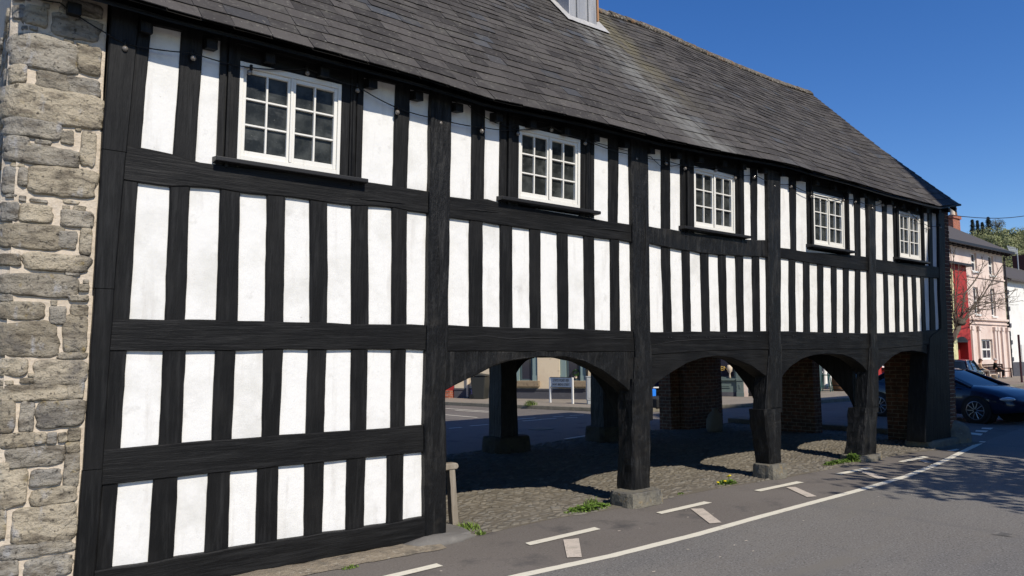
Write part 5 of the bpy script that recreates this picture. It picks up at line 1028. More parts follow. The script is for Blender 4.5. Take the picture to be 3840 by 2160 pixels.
for i in range(140):
    a = random.random() * 6.28; r = .3 * random.random() ** .5; c = Vector((r * math.cos(a), r * math.sin(a), .25 - .7 * random.random() * r * 2 + .1)); s_ = .05; d = Vector((random.gauss(0, 1), random.gauss(0, 1), random.gauss(0, 1))).normalized() * s_; e = d.orthogonal().normalized() * s_ * .6; m.add([c - d, c + e, c + d, c - e], [(0, 1, 2, 3)])
m.build('foliage', MB_['foliage'], hp)
q = G(3075, 1450, .12); m = MB(); m.lathe([(.16, 0), (.17, .3), (.12, .34), (.2, .6), (.17, .8), (.1, .85)], 0, 0, 14); tag(at(m.build('white_urn', MB_['white_paint'], smooth=True), (float(q[0]), float(q[1]), .12)), 'white garden urn beside the green stool', 'urn')
# --- red house
PRd = Pl((0, 12.9), (1, 0), (0, -1)); rx1 = F(3618, 1200, 12.9)[0]; rtz = F(3615, 1000, 12.9)[2]
rh = thing('tall_red_house', 'tall red painted house with arched recess behind the parked cars', 'building', (40, 16, 0))
ax0, az = F(3583, 1262, 12.9)[0], F(3605, 1262, 12.9)[2]; ax1 = F(3628, 1262, 12.9)[0]
rx1 = max(rx1, ax1 + .5)
child(wall_holes(PRd, 34.25, float(rx1), .12, float(rtz), [(float(ax0), 1.0, float(ax1) , float(az) - .35), (36.4, 1.1, 37.6, 2.6), (39.4, 1.1, 40.6, 2.6), (42, 1.1, 43.2, 2.6)], .5), 'wall', MB_['red'], rh)
m = MB(); P = [(float(ax0) + (float(ax1 - ax0)) * (1 - math.cos(math.pi * t / 10)) / 2, float(az) - .36 + .36 * math.sin(math.pi * t / 10)) for t in range(11)]
m.prism(P, PRd, .015, -.3); child(m, 'arch_head', MB_['gutter'], rh)
m = MB(); m.add([PRd(float(ax0), 1.0, -.49), PRd(float(ax1), 1.0, -.49), PRd(float(ax1), float(az), -.49), PRd(float(ax0), float(az), -.49)], [(0, 1, 2, 3)]); child(m, 'recess_wall', mat('dark_red_brick', (.22, .02, .02), .8, .2, bump=[((2, 2, 13), .5, .01)]), rh)
for h in ((36.4, 37.6), (39.4, 40.6), (42, 43.2)):
    sash(PRd, h[0], 1.1, h[1], 2.6, .3, rh, 2, 1, 'white_paint', .07); m = slab(PRd, h[0] - .1, .98, h[1] + .1, 1.1, 0, .2); child(m, 'sill', MB_['gutter'], rh)
m = MB(); m.box(34.1, 12.55, float(rtz), float(rx1) + .3, 14.5, float(rtz) + .14); m.prism([(12.6, rtz + .14), (20, rtz + .14), (16.5, rtz + .9)], lambda u, v, d: (d, u, v), 34.1, float(rx1) + .1); child(m, 'roof', MB_['gutter'], rh)
m = slab(PRd, float(F(3560, 1200, 12.9)[0]), .5, float(F(3577, 1200, 12.9)[0]), float(rtz) - .3, .0, .12); child(m, 'cream_pilaster', mat('cream_paint', (.62, .58, .32), .8, .2, layers=[(3, 5, .5, .7, (.4, .4, .2))]), rh)
m = MB(); m.add([(float(rx1), 12.9, .12), (float(rx1), 12.9, float(rtz)), (float(rx1), 20, float(rtz)), (float(rx1), 20, .12)], [(0, 1, 2, 3)]); child(m, 'side_wall', MB_['red'], rh)
# --- pink house
YP = 14.0; PK = Pl((0, YP), (1, 0), (0, -1)); fx = lambda x, y: tuple(float(v) for v in F(x, y, YP)[[0, 2]])
ph = thing('pink_house', 'tall pale pink rendered house with sash windows and a slate roof', 'building', (54, 18, 0))
px0 = 47.0; px1 = fx(3768, 1100)[0]; pez = fx(3700, 937)[1]
def pxr(c, a, b, c2, d): p = c(a, b); q = c(c2, d); return (min(p[0], q[0]), min(p[1], q[1]), max(p[0], q[0]), max(p[1], q[1]))
k8 = lambda x, y: fx(3500 + x / 4.83, 850 + y / 4.83); k5 = lambda x, y: fx(3480 + x / 5.367, 1000 + y / 5.367); kc = lambda x, y: fx(3540 + x / 7.247, 1280 + y / 7.247)
wnd = [pxr(k8, 672, 465, 800, 815), pxr(k8, 985, 515, 1108, 890), pxr(k5, 900, 405, 1040, 960), pxr(k5, 1245, 440, 1375, 1000)]
gw = pxr(kc, 985, -60, 1350, 490); d1 = pxr(kc, 665, -40, 760, 900); d2 = pxr(kc, 1480, -40, 1580, 900); d1 = (d1[0], .3, d1[2], d1[3]); d2 = (d2[0], .3, d2[2], d2[3])
child(wall_holes(PK, px0, px1, .12, pez, wnd + [gw, d1, d2], .28), 'wall', MB_['pink'], ph)
for h in wnd: sash(PK, h[0], h[1], h[2], h[3], .2, ph, 2, 2, 'white_paint', .1); m = slab(PK, h[0] - .08, h[1] - .12, h[2] + .08, h[1], 0, .1); child(m, 'sill', MB_['white_paint'], ph)
sash(PK, gw[0], gw[1], gw[2], gw[3], .2, ph, 3, 2, 'white_paint', .12)
for d in (d1, d2): m = slab(PK, d[0], d[1], d[2], d[3], -.25, -.2); child(m, 'door', MB_['redwood'], ph)
z1 = fx(3616, 1032)[1]; z2 = k5(1000, 1050)[1]; z3 = k5(1100, 1150)[1]
m = slab(PK, px0, z1 - .05, px1, z1 + .05, 0, .08); slab(PK, px0, z2 - .08, px1, z2 + .06, 0, .15, m); slab(PK, px0, z3 - .04, px1, z3 + .04, 0, .1, m); child(m, 'string_course', MB_['pink'], ph)
m = MB()
for u in (d1[0] - .35, d1[2] + .15, gw[0] - .5, gw[2] + .2, d2[0] - .4, d2[2] + .2, px1 - .4):
    m = slab(PK, u, .12, u + .28, z3 - .45, 0, .14); slab(PK, u - .06, z3 - .45, u + .34, z3 - .2, 0, .2, m); child(m, 'pilaster', MB_['pinkpale'], ph)
m = MB(); m.tube([(px1 + .05, YP - .1, .2), (px1 + .05, YP - .1, pez - .4), (px1 + .3, YP - .5, pez - .1)], .07, 8); child(m, 'drainpipe', MB_['gutter'], ph)
rz1 = float(F(3700, 903, 18.5)[2])
m = MB(); X0, X1 = px0 - .3, px1 + .5; e = pez; ap = F(3545, 841, 18.5); rz1 = float(ap[2]); ax_ = float(ap[0]); m.add([(X0, YP - .6, e), (X1, YP - .6, e), (ax_, 18.5, rz1), (X0, 18.5, rz1), (X1, 23.5, e), (X0, 23.5, e)], [(0, 1, 2, 3), (3, 2, 4, 5), (1, 4, 2)]); child(m, 'roof', MB_['slatefar'], ph)
m = MB(); m.box(X0, YP - .68, e - .16, X1, YP - .56, e + .02); m.box(X0, YP - .56, e - .06, X1, YP, e - .02)
for i in range(16): m.box(X0 + .4 + i * .75, YP - .5, e - .22, X0 + .55 + i * .75, YP, e - .06)
child(m, 'gutter', MB_['gutter'], ph)
m = MB(); m.prism([(YP + .05, .12), (23, .12), (23, e), (YP + .05, e)], lambda u, v, d: (d, u, v), px1 - .3, px1 - .01); child(m, 'gable', MB_['pink'], ph)
m = MB(); ca_ = F(3566, 860, 19); cb_ = F(3602, 858, 19); ctop = float(F(3590, 814, 19)[2]); cb_ = F(3592, 858, 19); m.box(float(ca_[0]), 18.8, rz1 - 2.5, float(cb_[0]), 19.4, ctop); m.box(float(ca_[0]) - .1, 18.7, ctop - .25, float(cb_[0]) + .1, 19.5, ctop); ch_ = child(m, 'chimney', MT['brick_red'], ph)
for x, c in ((3567, 'pale'), (3575, 'barrel')): m = MB(); u = float(F(x, 800, 19)[0]); m.lathe([(.2, ctop), (.16, ctop + .5), (.2, ctop + .55), (.2, ctop + .65), (.12, ctop + .65)], u, 18.9, 12); o = m.build('chimney_pot', MB_[c], ch_)
# --- white house
wh = thing('white_house', 'white rendered house with dark plinth at the far right of the street', 'building', (64, 18, 0)); wx0 = px1 + .12; wez = fx(3790, 1050)[1]
holes = [(60.9, 5.0, 61.9, 6.8)]
hw = pxr(fx, 3838, 1075, 3860, 1110); child(wall_holes(PK, wx0, 76, .12, wez, [(hw[0], hw[1], hw[0] + 1.0, hw[3]), (66, 1.2, 67.2, 2.8)], .2), 'wall', MB_['white'], wh)
sash(PK, hw[0], hw[1], hw[0] + 1.0, hw[3], .15, wh, 2, 2, 'white_paint', .08); sash(PK, 66, 1.2, 67.2, 2.8, .15, wh, 2, 2, 'white_paint', .08)
m = slab(PK, wx0, .12, 76, 1.15, 0, .06); child(m, 'plinth', MB_['plinth'], wh)
m = MB(); n = int(wez / .7)
for i in range(n): w_ = .35 if i % 2 else .6; slab(PK, wx0, .12 + 1.1 + i * .62, wx0 + w_, .12 + 1.1 + i * .62 + .3, .0, .05, m)
child(m, 'quoin', MB_['plinth'], wh)
wr = float(F(3800, 1005, 18)[2]); m = MB(); m.add([(wx0, YP - .4, wez), (76, YP - .4, wez), (76, 18, wr), (wx0, 18, wr), (76, 23, wez), (wx0, 23, wez)], [(0, 1, 2, 3), (3, 2, 4, 5)]); m.box(wx0, YP - .45, wez - .12, 76, YP - .35, wez + .02); child(m, 'roof', MB_['slatefar'], wh)
q = F(3826, 1000, 18); q2 = F(3850, 1000, 18); m = MB(); m.box(float(q[0]), 17.3, wr - 1.5, float(q2[0]) + 1, 18.6, float(F(3830, 958, 18)[2])); child(m, 'chimney', mat('dark_brick', (.09, .035, .03), .9, .2), wh)
# television aerial, phone wire, pole
q = F(3819, 1008, 17.6); ae = thing('television_aerial', 'thin television aerial on a pole above the white house roof', 'aerial', tuple(float(v) for v in q)); hz = float(F(3819, 933, 17.6)[2] - q[2])
m = MB(); m.tube([(0, 0, -.3), (0, 0, hz)], .05, 6); m.build('mast', MB_['metal_grey'], ae); m = MB(); m.tube([(-2.1, 0, hz - .25), (.1, 0, hz - .2)], .035, 5)
for i in range(7): x = -2.0 + i * .3; m.tube([(x, -.1, hz - .55), (x, .1, hz + .1)], .03, 4)
m.build('yagi', MB_['metal_grey'], ae)
a = F(3560, 806.5, 10); b = F(3900, 800, 10); m = MB(); m.tube([Vector(a).lerp(Vector(b), t / 8) - Vector((0, 0, .25 * math.sin(math.pi * t / 8))) for t in range(9)], .022, 5); tag(m.build('overhead_wire', MB_['gutter']), 'single thin overhead wire crossing the sky at the right', 'wire')
q = G(3540 + 2120 / 7.247, 1280 + 1115 / 7.247, .12); pt_ = F(3540 + 2020 / 7.247, 1255, float(q[1])); po_ = thing('sign_pole', 'slim dark street pole with a small white notice at the right edge', 'pole', tuple(float(v) for v in q))
m = MB(); m.tube([(0, 0, 0), (float(pt_[0] - q[0]) * .9, 0, float(pt_[2]) - .12)], .06, 8); m.build('shaft', mat('brown_pole_paint', (.06, .025, .03), .5, .3), po_)
m = MB(); zt = float(pt_[2]); m.box(-.05, -.12, zt - 1.7, .45, -.09, zt - .7); m.build('notice', MB_['white_paint'], po_)
# --- bench and two people
bq = G(3742, 1418, .12)
bc = thing('street_bench', 'dark brown wooden bench in front of the pink house carrying two people', 'bench', (float(bq[0]) , 13.35, .12)); MW = mat('dark_bench_wood', (.05, .025, .018), .7, .25)
for k in range(4): m = MB(); m.box(-2.3, -.25 + k * .13, .42, 2.0, -.14 + k * .13, .46); m.build('seat_slat', MW, bc)
for k in range(3): m = MB(); m.box(-2.3, .32, .55 + k * .15, 2.0, .36, .66 + k * .15); m.build('back_slat', MW, bc)
for x in (-2.35, 1.95): m = MB(); m.box(x, -.25, 0, x + .08, -.18, .62); m.box(x, .28, 0, x + .08, .36, .95); m.box(x, -.28, .62, x + .08, .36, .67); m.build('end_frame', MW, bc)
def skinned(name, V_, E_, Rr, m, par, sub=1):
    me = bpy.data.meshes.new(name); me.from_pydata(V_, E_, []); o = bpy.data.objects.new(name, me); C.objects.link(o); o.parent = par; me.materials.append(m)
    sk = o.modifiers.new('skin', 'SKIN'); sk.use_smooth_shade = True; sv = me.skin_vertices[0].data
    for i, r in enumerate(Rr): sv[i].radius = (r, r) if not isinstance(r, tuple) else r
    sv[0].use_root = True; su = o.modifiers.new('sub', 'SUBSURF'); su.levels = sub; su.render_levels = sub; return o
def person(loc, rz, label, jc, tc, sc, hc, top=None, lean=0, glasses=False, longh=False, skin=(.5, .3, .22)):
    P = thing('person', label, 'person', loc, rz); MS = mat('skin', skin, .55, .3); MJ = mat('jacket_cloth', jc, .85, .15, bump=[(14, .5, .02)]); MTr = mat('trouser_cloth', tc, .9, .1, bump=[(14, .5, .02)]); MSh = mat('shoe', sc, .6, .3); MH = mat('hair', hc, .7, .3, bump=[(30, .6, .01)])
    J = dict(pel=(0, 0, .52), spi=(0, .02, .72), che=(lean * .5, .0, .92), nk=(lean, -.03, 1.10), hd=(lean, -.05, 1.20), tp=(lean, -.05, 1.30))
    V_ = [J['pel'], J['spi'], J['che'], J['nk'], J['hd'], J['tp']]; E_ = [(0, 1), (1, 2), (2, 3), (3, 4), (4, 5)]; Rr = [(.15, .12), (.14, .11), (.16, .11), (.055, .055), (.085, .1), (.07, .085)]
    for s in (-1, 1):
        b = len(V_); V_ += [(s * .09, -.08, .52), (s * .12, -.46, .53), (s * .13, -.42, .12), (s * .13, -.5, .06), (s * .14, -.60, .04)]; Rr += [.085, .06, .042, .04, .03]; E_ += [(0, b), (b, b + 1), (b + 1, b + 2), (b + 2, b + 3), (b + 3, b + 4)]
        b = len(V_); w0 = Vector((s * .07, -.36, .62)); V_ += [(s * .18 + lean * .5, .0, 1.0), (s * .26, -.08, .74), tuple(w0), tuple(w0 + Vector((-s * .02, -.06, -.01)))]; Rr += [.06, .045, .028, (.035, .016)]; E_ += [(2, b), (b, b + 1), (b + 1, b + 2), (b + 2, b + 3)]
    body = skinned('body', V_, E_, Rr, MS, P)
    for s in (-1, 1):        # hands: five separate bent fingers
        w0 = Vector((s * .05, -.42, .61))
        for k in range(5):
            a = (k - 1.5) * .018; l = (.065, .078, .082, .072, .05)[k]
            if k < 4: q = [w0 + Vector((a, 0, 0)), w0 + Vector((a * 1.2, -l * .55, -.008)), w0 + Vector((a * 1.2, -l * .9, -.035))]
            else: q = [w0 + Vector((-s * .03, .035, 0)), w0 + Vector((-s * .055, .01, -.005)), w0 + Vector((-s * .06, -.02, -.015))]
            m = MB(); m.tube(q, [.010, .009, .007], 6); o = m.build('finger', MS, body, smooth=True)
    nose = MB(); nose.blob((lean, -.15, 1.215), (.014, .022, .026), 8, 6, 0); [nose.blob((lean + s * .086, -.045, 1.21), (.014, .02, .032), 6, 5, 0) for s in (-1, 1)]; nose.build('face_features', MS, body, smooth=True)
    mo_ = MB(); mo_.box(lean - .025, -.149, 1.165, lean + .025, -.14, 1.172); mo_.build('mouth', mat('lips', (.35, .12, .1), .6, .3), body)
    ey = MB(); [ey.blob((lean + s * .033, -.135, 1.235), (.012, .01, .008), 8, 5, 0) for s in (-1, 1)]; ey.build('eyes', MT['rubber'], body, smooth=True)
    V_ = [(0, .01, .56), (0, .02, .74), (lean * .5, .0, .93), (lean * .9, -.01, 1.05)]; E_ = [(0, 1), (1, 2), (2, 3)]; Rr = [(.18, .14), (.17, .135), (.19, .13), (.08, .07)]
    for s in (-1, 1): b = len(V_); V_ += [(s * .19 + lean * .5, .0, 1.0), (s * .27, -.08, .74), (s * .09, -.32, .63)]; Rr += [.075, .06, .045]; E_ += [(2, b), (b, b + 1), (b + 1, b + 2)]
    skinned('jacket', V_, E_, Rr, MJ, P)
    V_ = [(0, .0, .52)]; E_ = []; Rr = [(.17, .12)]
    for s in (-1, 1): b = len(V_); V_ += [(s * .1, -.1, .53), (s * .12, -.46, .545), (s * .13, -.44, .3), (s * .13, -.42, .13)]; Rr += [.1, .08, .065, .06]; E_ += [(0, b), (b, b + 1), (b + 1, b + 2), (b + 2, b + 3)]
    skinned('trousers', V_, E_, Rr, MTr, P)
    for s in (-1, 1): m = MB(); m.blob((s * .14, -.50, .055), (.05, .14, .05), 12, 8, .05); m.build('shoe', MSh, P, smooth=True)
    m = MB(); m.blob((lean, -.015, 1.26), (.1, .115, .1), 14, 9, .1)
    if longh: m.blob((lean, .04, 1.14), (.11, .07, .16), 12, 8, .15)
    m.build('hair', MH, P, smooth=True)
    if glasses: m = MB(); m.blob((lean - .035, -.145, 1.235), (.03, .012, .02), 8, 5, 0); m.blob((lean + .035, -.145, 1.235), (.03, .012, .02), 8, 5, 0); m.box(lean - .09, -.15, 1.24, lean + .09, -.13, 1.247); m.build('sunglasses', MT['rubber'], P)
    if top: m = MB(); m.blob((0, -.085, .82), (.075, .07, .2), 12, 8, .05); m.build('top', mat('dark_top', top, .9, .1), P, smooth=True)
    return P
p1 = G(3725, 1421, .12); p2 = G(3768, 1418, .12)
person((float(p1[0]) - 1.0, 13.25, .12), math.radians(22), 'seated person in open beige jacket, sunglasses and pale trousers on the bench', (.50, .38, .26), (.24, .21, .18), (.5, .45, .1), (.05, .025, .015), (.02, .01, .03), .0, True, True)
person((float(p1[0]) + 1.5, 13.25, .12), math.radians(20), 'seated person dressed in black with short grey hair on the right of the bench', (.008, .009, .008), (.015, .015, .017), (.3, .27, .25), (.45, .42, .4), None, .05, skin=(.55, .3, .22))
m = MB(); m.lathe([(.17, 0), (.2, .26), (.21, .27), (.18, .27)], 0, 0, 14); tag(at(m.build('white_bucket', MB_['pale'], smooth=True), (float(p1[0]) + .55, 13.0, .12)), 'pale tub on the pavement between the two seated people', 'tub')
# --- cars
MC = {'glass': mat('car_glass', (.01, .015, .02), .05, .6), 'tyre': MT['rubber'], 'rim': mat('alloy', (.35, .36, .38), .3, .5, metal=.7), 'lamp': mat('headlamp', (.5, .5, .5), .1, .6, coat=1), 'red': mat('rear_lamp', (.3, .01, .01), .2, .5)}
def car(name, label, loc, rz, paint, L_=4.7, W_=1.84, H=1.42, hatch=False, wb=2.78):
    P = thing(name, label, 'car', loc, rz); hw = W_ / 2; fo = .9; xf = wb / 2 + fo; xr = xf - L_
    st = [(xr, .45, .78, .86), (xr + .12, .3, .92, .96), (xr + .5, .24, 1.0, .99), (-wb / 2, .24, .98, 1), (0, .2, .95, 1), (wb / 2 - .35, .22, .93, 1), (wb / 2, .24, .90, .99), (wb / 2 + .45, .26, .80, .95), (xf - .12, .3, .66, .84), (xf, .42, .56, .66)]
    if hatch: st[2] = (xr + .5, .24, 1.02, .99)
    xs = [xr + L_ * i / 40 for i in range(41)]; f = lambda k: (lambda x: float(np.interp(x, [s[0] for s in st], [s[k] for s in st]))); zb, zs, ww = f(1), f(2), f(3); m = MB(); vs = []; r = 12
    for x in xs:
        b, t, w_ = zb(x), zs(x), ww(x) * hw; crown = .06
        half = [(w_ * .93, b), (w_, b + (t - b) * .25), (w_ * 1.0, b + (t - b) * .6), (w_ * .985, t - .07), (w_ * .94, t - .005), (w_ * .6, t + crown * .7)]
        vs += [(x, y, z) for y, z in half] + [(x, -y, z) for y, z in half[::-1]]
    m.add(vs, [(i * r + j, (i + 1) * r + j, (i + 1) * r + (j + 1) % r, i * r + (j + 1) % r) for i in range(40) for j in range(r)] + [tuple(range(r)), tuple(range(40 * r, 41 * r))])
    m.build('body', paint, P, smooth=True)
    c0, c1, c2_, c3_ = (xr + .25, xr + .55, wb / 2 - 1.05, wb / 2 - .25) if hatch else (xr + .55, xr + 1.25, wb / 2 - 1.2, wb / 2 - .15)
    def gh(x): return float(np.interp(x, [c0, c1, (c1 + c2_) / 2, c2_, c3_], [.95, H - .05, H, H - .04, .92]))
    m = MB(); vs = []; n = 24
    for i in range(n + 1):
        x = c0 + (c3_ - c0) * i / n; z = gh(x); t = max(0, (z - .92) / (H - .92)); wt = hw * (.92 - .17 * t); vs += [(x, hw * .93, .9), (x, wt, z - .05 * t), (x, wt * .6, z), (x, -wt * .6, z), (x, -wt, z - .05 * t), (x, -hw * .93, .9)]
    m.add(vs, [(i * 6 + j, (i + 1) * 6 + j, (i + 1) * 6 + j + 1, i * 6 + j + 1) for i in range(n) for j in range(5)]); m.build('glasshouse', MC['glass'], P, smooth=True)
    m = MB(); vs = []
    for i in range(13):
        x = c1 - .05 + (c2_ - c1 + .12) * i / 12; z = gh(x) + .012; wt = hw * .76; vs += [(x, wt, z - .055), (x, wt * .6, z), (x, -wt * .6, z), (x, -wt, z - .055)]
    m.add(vs, [(i * 4 + j, i * 4 + 4 + j, i * 4 + 5 + j, i * 4 + 1 + j) for i in range(12) for j in range(3)]); m.build('roof', paint, P, smooth=True)
    for s in (-1, 1):
        for (xa, za, xb, zb_) in ((c3_ + .02, .93, c2_, H - .06), (c1, H - .06, c0, .95), ((c1 + c2_) / 2, .92, (c1 + c2_) / 2 - .04, H - .05)):
            m = MB(); ya = hw * .925; yb_ = hw * .76; m.tube([(xa, s * (ya if za < 1.1 else yb_), za), (xb, s * (ya if zb_ < 1.1 else yb_), zb_)], .028, 6); m.build('pillar', paint, P, smooth=True)
        m = MB(); m.blob((c3_ - .35, s * (hw + .08), .98), (.07, .1, .06), 10, 6, 0); m.build('mirror', paint, P, smooth=True)
        m = MB(); m.blob((xf - .24, s * hw * .74, .64), (.2, .17, .065), 12, 8, 0); m.build('headlight', MC['lamp'], P, smooth=True)
        m = MB(); m.blob((xr + .1, s * hw * .76, .8), (.08, .17, .09), 10, 8, 0); m.build('rear_light', MC['red'], P, smooth=True)
        m = MB(); m.tube([(-.35, s * (hw + .01), .82), (-.15, s * (hw + .02), .82)], .012, 6); m.build('door_handle', paint, P)
        for xw in (-wb / 2, wb / 2):
            m = MB(); m.tube([(xw, s * (hw - .35), .34), (xw, s * (hw + .004), .34)], .385, 28); m.build('wheel_arch', MT['rubber'], P)
            w_ = thing('wheel', None, None, (xw, s * (hw - .1), .335)); w_.parent = P
            m = MB(); vs = []; n = 32
            for (rr, y) in ((.235, -.1), (.31, -.11), (.333, -.07), (.333, .09), (.31, .125), (.235, .12)): vs += [(rr * math.cos(2 * math.pi * k / n), s * y, rr * math.sin(2 * math.pi * k / n)) for k in range(n)]
            m.add(vs, [(i * n + k, i * n + (k + 1) % n, (i + 1) * n + (k + 1) % n, (i + 1) * n + k) for i in range(5) for k in range(n)]); m.build('tyre', MC['tyre'], w_, smooth=True)
            m = MB(); vs = []
            for (rr, y) in ((.238, .12), (.225, .125), (.215, .08)): vs += [(rr * math.cos(2 * math.pi * k / n), s * y, rr * math.sin(2 * math.pi * k / n)) for k in range(n)]
            m.add(vs, [(i * n + k, i * n + (k + 1) % n, (i + 1) * n + (k + 1) % n, (i + 1) * n + k) for i in range(2) for k in range(n)])
            for k in range(10):
                a = 2 * math.pi * k / 10; c, s_ = math.cos(a), math.sin(a); m.tube([(.04 * c, s * .118, .04 * s_), (.22 * c, s * .112, .22 * s_)], .011, 5)
            m.lathe([(.0, 0), (.05, 0)], 0, 0, 4); m.build('rim', MC['rim'], w_)
    return P
navy = mat('navy_car_paint', (.006, .014, .04), .3, .4, metal=.2, coat=.6); dgrey = mat('dark_blue_grey_paint', (.03, .045, .06), .3, .5, metal=.3, coat=1)
def heading(a, b): return math.atan2(b[1] - a[1], b[0] - a[0])
fa, ra = G(3671, 1588), G(3310, 1561.5); hv = Vector((fa[0] - ra[0], fa[1] - ra[1], 0)).normalized(); sd2 = Vector((-hv.y, hv.x, 0)); midp = Vector(((fa[0] + ra[0]) / 2, (fa[1] + ra[1]) / 2, 0)) + sd2 * .82
car('blue_car', 'dark navy blue saloon car in the shade beyond the brick corner of the hall', midp, math.atan2(hv.y, hv.x), navy, wb=2.8)
car('grey_hatchback', 'small dark blue grey hatchback parked in front of the red house', (38.4, 9.9, 0), math.radians(8), dgrey, 4.0, 1.75, 1.52, True, 2.5)
# --- bare pollarded tree
TY = 10.6; tf = lambda x, y, dy=0: Vector(F(x, y, TY + dy)); T5 = lambda x, y, dy=0: tf(3480 + x / 5.367, 1000 + y / 5.367, dy)
tr = thing('bare_tree', 'bare pollarded tree with thin spreading branches in front of the red house', 'tree', tuple(G(3560, 1460, .12)) if False else (float(tf(3568, 1400)[0]), TY, .12)); TO = tr.location.copy()
m = MB(); base = Vector((TO.x, TY, .0)); m.tube([base - TO, tf(3568, 1330) - TO, tf(3574, 1270) - TO, T5(600, 1250) - TO, T5(640, 1150) - TO], [.17, .13, .12, .15, .09], 10); m.blob(T5(640, 1120) - TO, (.3, .28, .2), 12, 8, .6, 3); m.build('trunk', MB_['bark'], tr, smooth=True)
br = [[(620, 1200), (720, 1080), (860, 880), (980, 720), (1100, 600), (1230, 380), (1350, 210), (1480, 0), (1530, -60)], [(640, 1150), (700, 960), (780, 860), (920, 760), (980, 720)], [(900, 800), (980, 720), (1100, 715), (1240, 720), (1420, 740), (1560, 745), (1900, 680)], [(860, 880), (980, 800), (1200, 740), (1400, 690), (1550, 640), (1700, 540)],
      [(780, 900), (850, 850), (1000, 850), (1200, 870), (1400, 800), (1560, 700)], [(980, 720), (1020, 650), (1120, 480), (1170, 300)], [(660, 1130), (700, 800), (740, 540), (900, 340), (1000, 200), (1090, 0), (1140, -120)], [(560, 1290), (530, 1120), (560, 960), (520, 900), (600, 790), (740, 700), (860, 640)], [(660, 1180), (740, 1100), (850, 980), (1000, 900), (1150, 800), (1300, 770)],
      [(590, 1250), (545, 1000), (530, 700), (545, 300), (520, -100), (500, -400)], [(570, 1200), (500, 900), (480, 500), (470, 0), (460, -350)], [(600, 1180), (560, 700), (600, 300), (620, -60)], [(1230, 380), (1400, 330), (1500, 290)], [(1100, 600), (1300, 560), (1560, 520), (1800, 470)], [(740, 540), (640, 560), (560, 600)], [(880, 1000), (900, 1100), (820, 1180)]]
m = MB(); mt = MB()
for bi, b in enumerate(br):
    P = []; dy = (random.random() - .5) * .6; dd = (random.random() - .5) * 2.2
    for i, (x, y) in enumerate(b): P.append(T5(x, y, dy * 0 + dd * i / len(b)) - TO)
    r0 = .055 if bi in (0, 6) else .032; n = len(P); m.tube(P, [r0 * (1 - .8 * i / (n - 1)) + .006 for i in range(n)], 6)
    for i in range(1, n):
        for k in range(4):
            t = random.random(); q = P[i - 1].lerp(P[i], t); d = (P[i] - P[i - 1]).normalized(); pr_ = Vector((random.gauss(0, 1), random.gauss(0, .8), random.gauss(.3, .8))).normalized(); dv = (d * .8 + pr_ * .8).normalized(); l = .35 + .9 * random.random(); e = q + dv * l; mid = q.lerp(e, .5) + Vector((0, 0, .06 * random.random())); mt.tube([q, mid, e], [.013, .009, .004], 4, cap=False)
            for k2 in range(2): q2 = q.lerp(e, .4 + .4 * random.random()); e2 = q2 + (dv + Vector((random.gauss(0, .6), random.gauss(0, .6), random.gauss(.3, .6)))).normalized() * l * .5; mt.tube([q2, e2], [.008, .004], 4, cap=False)
m.build('limbs', MB_['bark'], tr, smooth=True); mt.build('twigs', MB_['bark'], tr)
# --- wooded hill
def hillz(x, y):
    d = (x * .79 + y * .61); return max(0, min(1, (d - 180) / 305)) ** 1.1 * (72.5 + 3 * noise.noise(Vector((x * .02, y * .02, 0))))
mh = MB(); nx, ny = 60, 60; vs = []
for i in range(nx + 1):
    for j in range(ny + 1):
        a = 120 + 560 * i / nx; b = -300 + 760 * j / ny; x = a * .79 - b * .61; y = a * .61 + b * .79; z = hillz(x, y) if a < 495 else hillz(x, y) * max(0, 1 - (a - 495) / 400); vs.append((x, y, z - .5))
mh.add(vs, [(i * (ny + 1) + j, (i + 1) * (ny + 1) + j, (i + 1) * (ny + 1) + j + 1, i * (ny + 1) + j + 1) for i in range(nx) for j in range(ny)])
tag(mh.build('hill', mat('hill_grass', (.11, .12, .05), .95, .1, layers=[(.03, 6, .4, .65, (.13, .125, .06)), (.25, 5, .5, .7, (.05, .06, .025))]), smooth=True), kind='structure')
mw_ = MB()
for i in range(2600):
    a = 200 + 292 * random.random(); b = -260 + 380 * random.random(); x = a * .79 - b * .61; y = a * .61 + b * .79; z = hillz(x, y)
    pr_ = RT.T @ (np.array([x, y, z]) - CAM); sx_ = 1920 + CF * pr_[0] / -pr_[2]
    if sx_ < 3300 or sx_ > 4300: continue
    r = 1.8 + 2.2 * random.random()
    c = Vector((x, y, z + r * .2))
    for k in range(150):
        d = Vector((random.gauss(0, 1), random.gauss(0, 1), random.gauss(0, 1))).normalized(); p = c + Vector((d.x * r, d.y * r, d.z * r * .9)) * (.75 + .3 * random.random()); s = .16 + .16 * random.random(); u = (d + Vector((random.gauss(0, .5), random.gauss(0, .5), random.gauss(0, .5)))).orthogonal().normalized() * s; v_ = d.cross(u).normalized() * s; mw_.add([p - u - v_, p + u - v_, p + u + v_, p - u + v_], [(0, 1, 2, 3)])
tag(mw_.build('woodland', mat('spring_woodland', (.22, .24, .11), .95, .05, rnd=(.7, 1.3, (.15, .12, .08), .6, .7), layers=[(.035, 4, .45, .6, (.26, .265, .13), .7), (.09, 4, .5, .7, (.12, .12, .075), .7)]), fixn=False), 'olive green spring woodland covering the distant hillside', 'woodland', kind='stuff')  # leaf colours lightened in place of distance haze
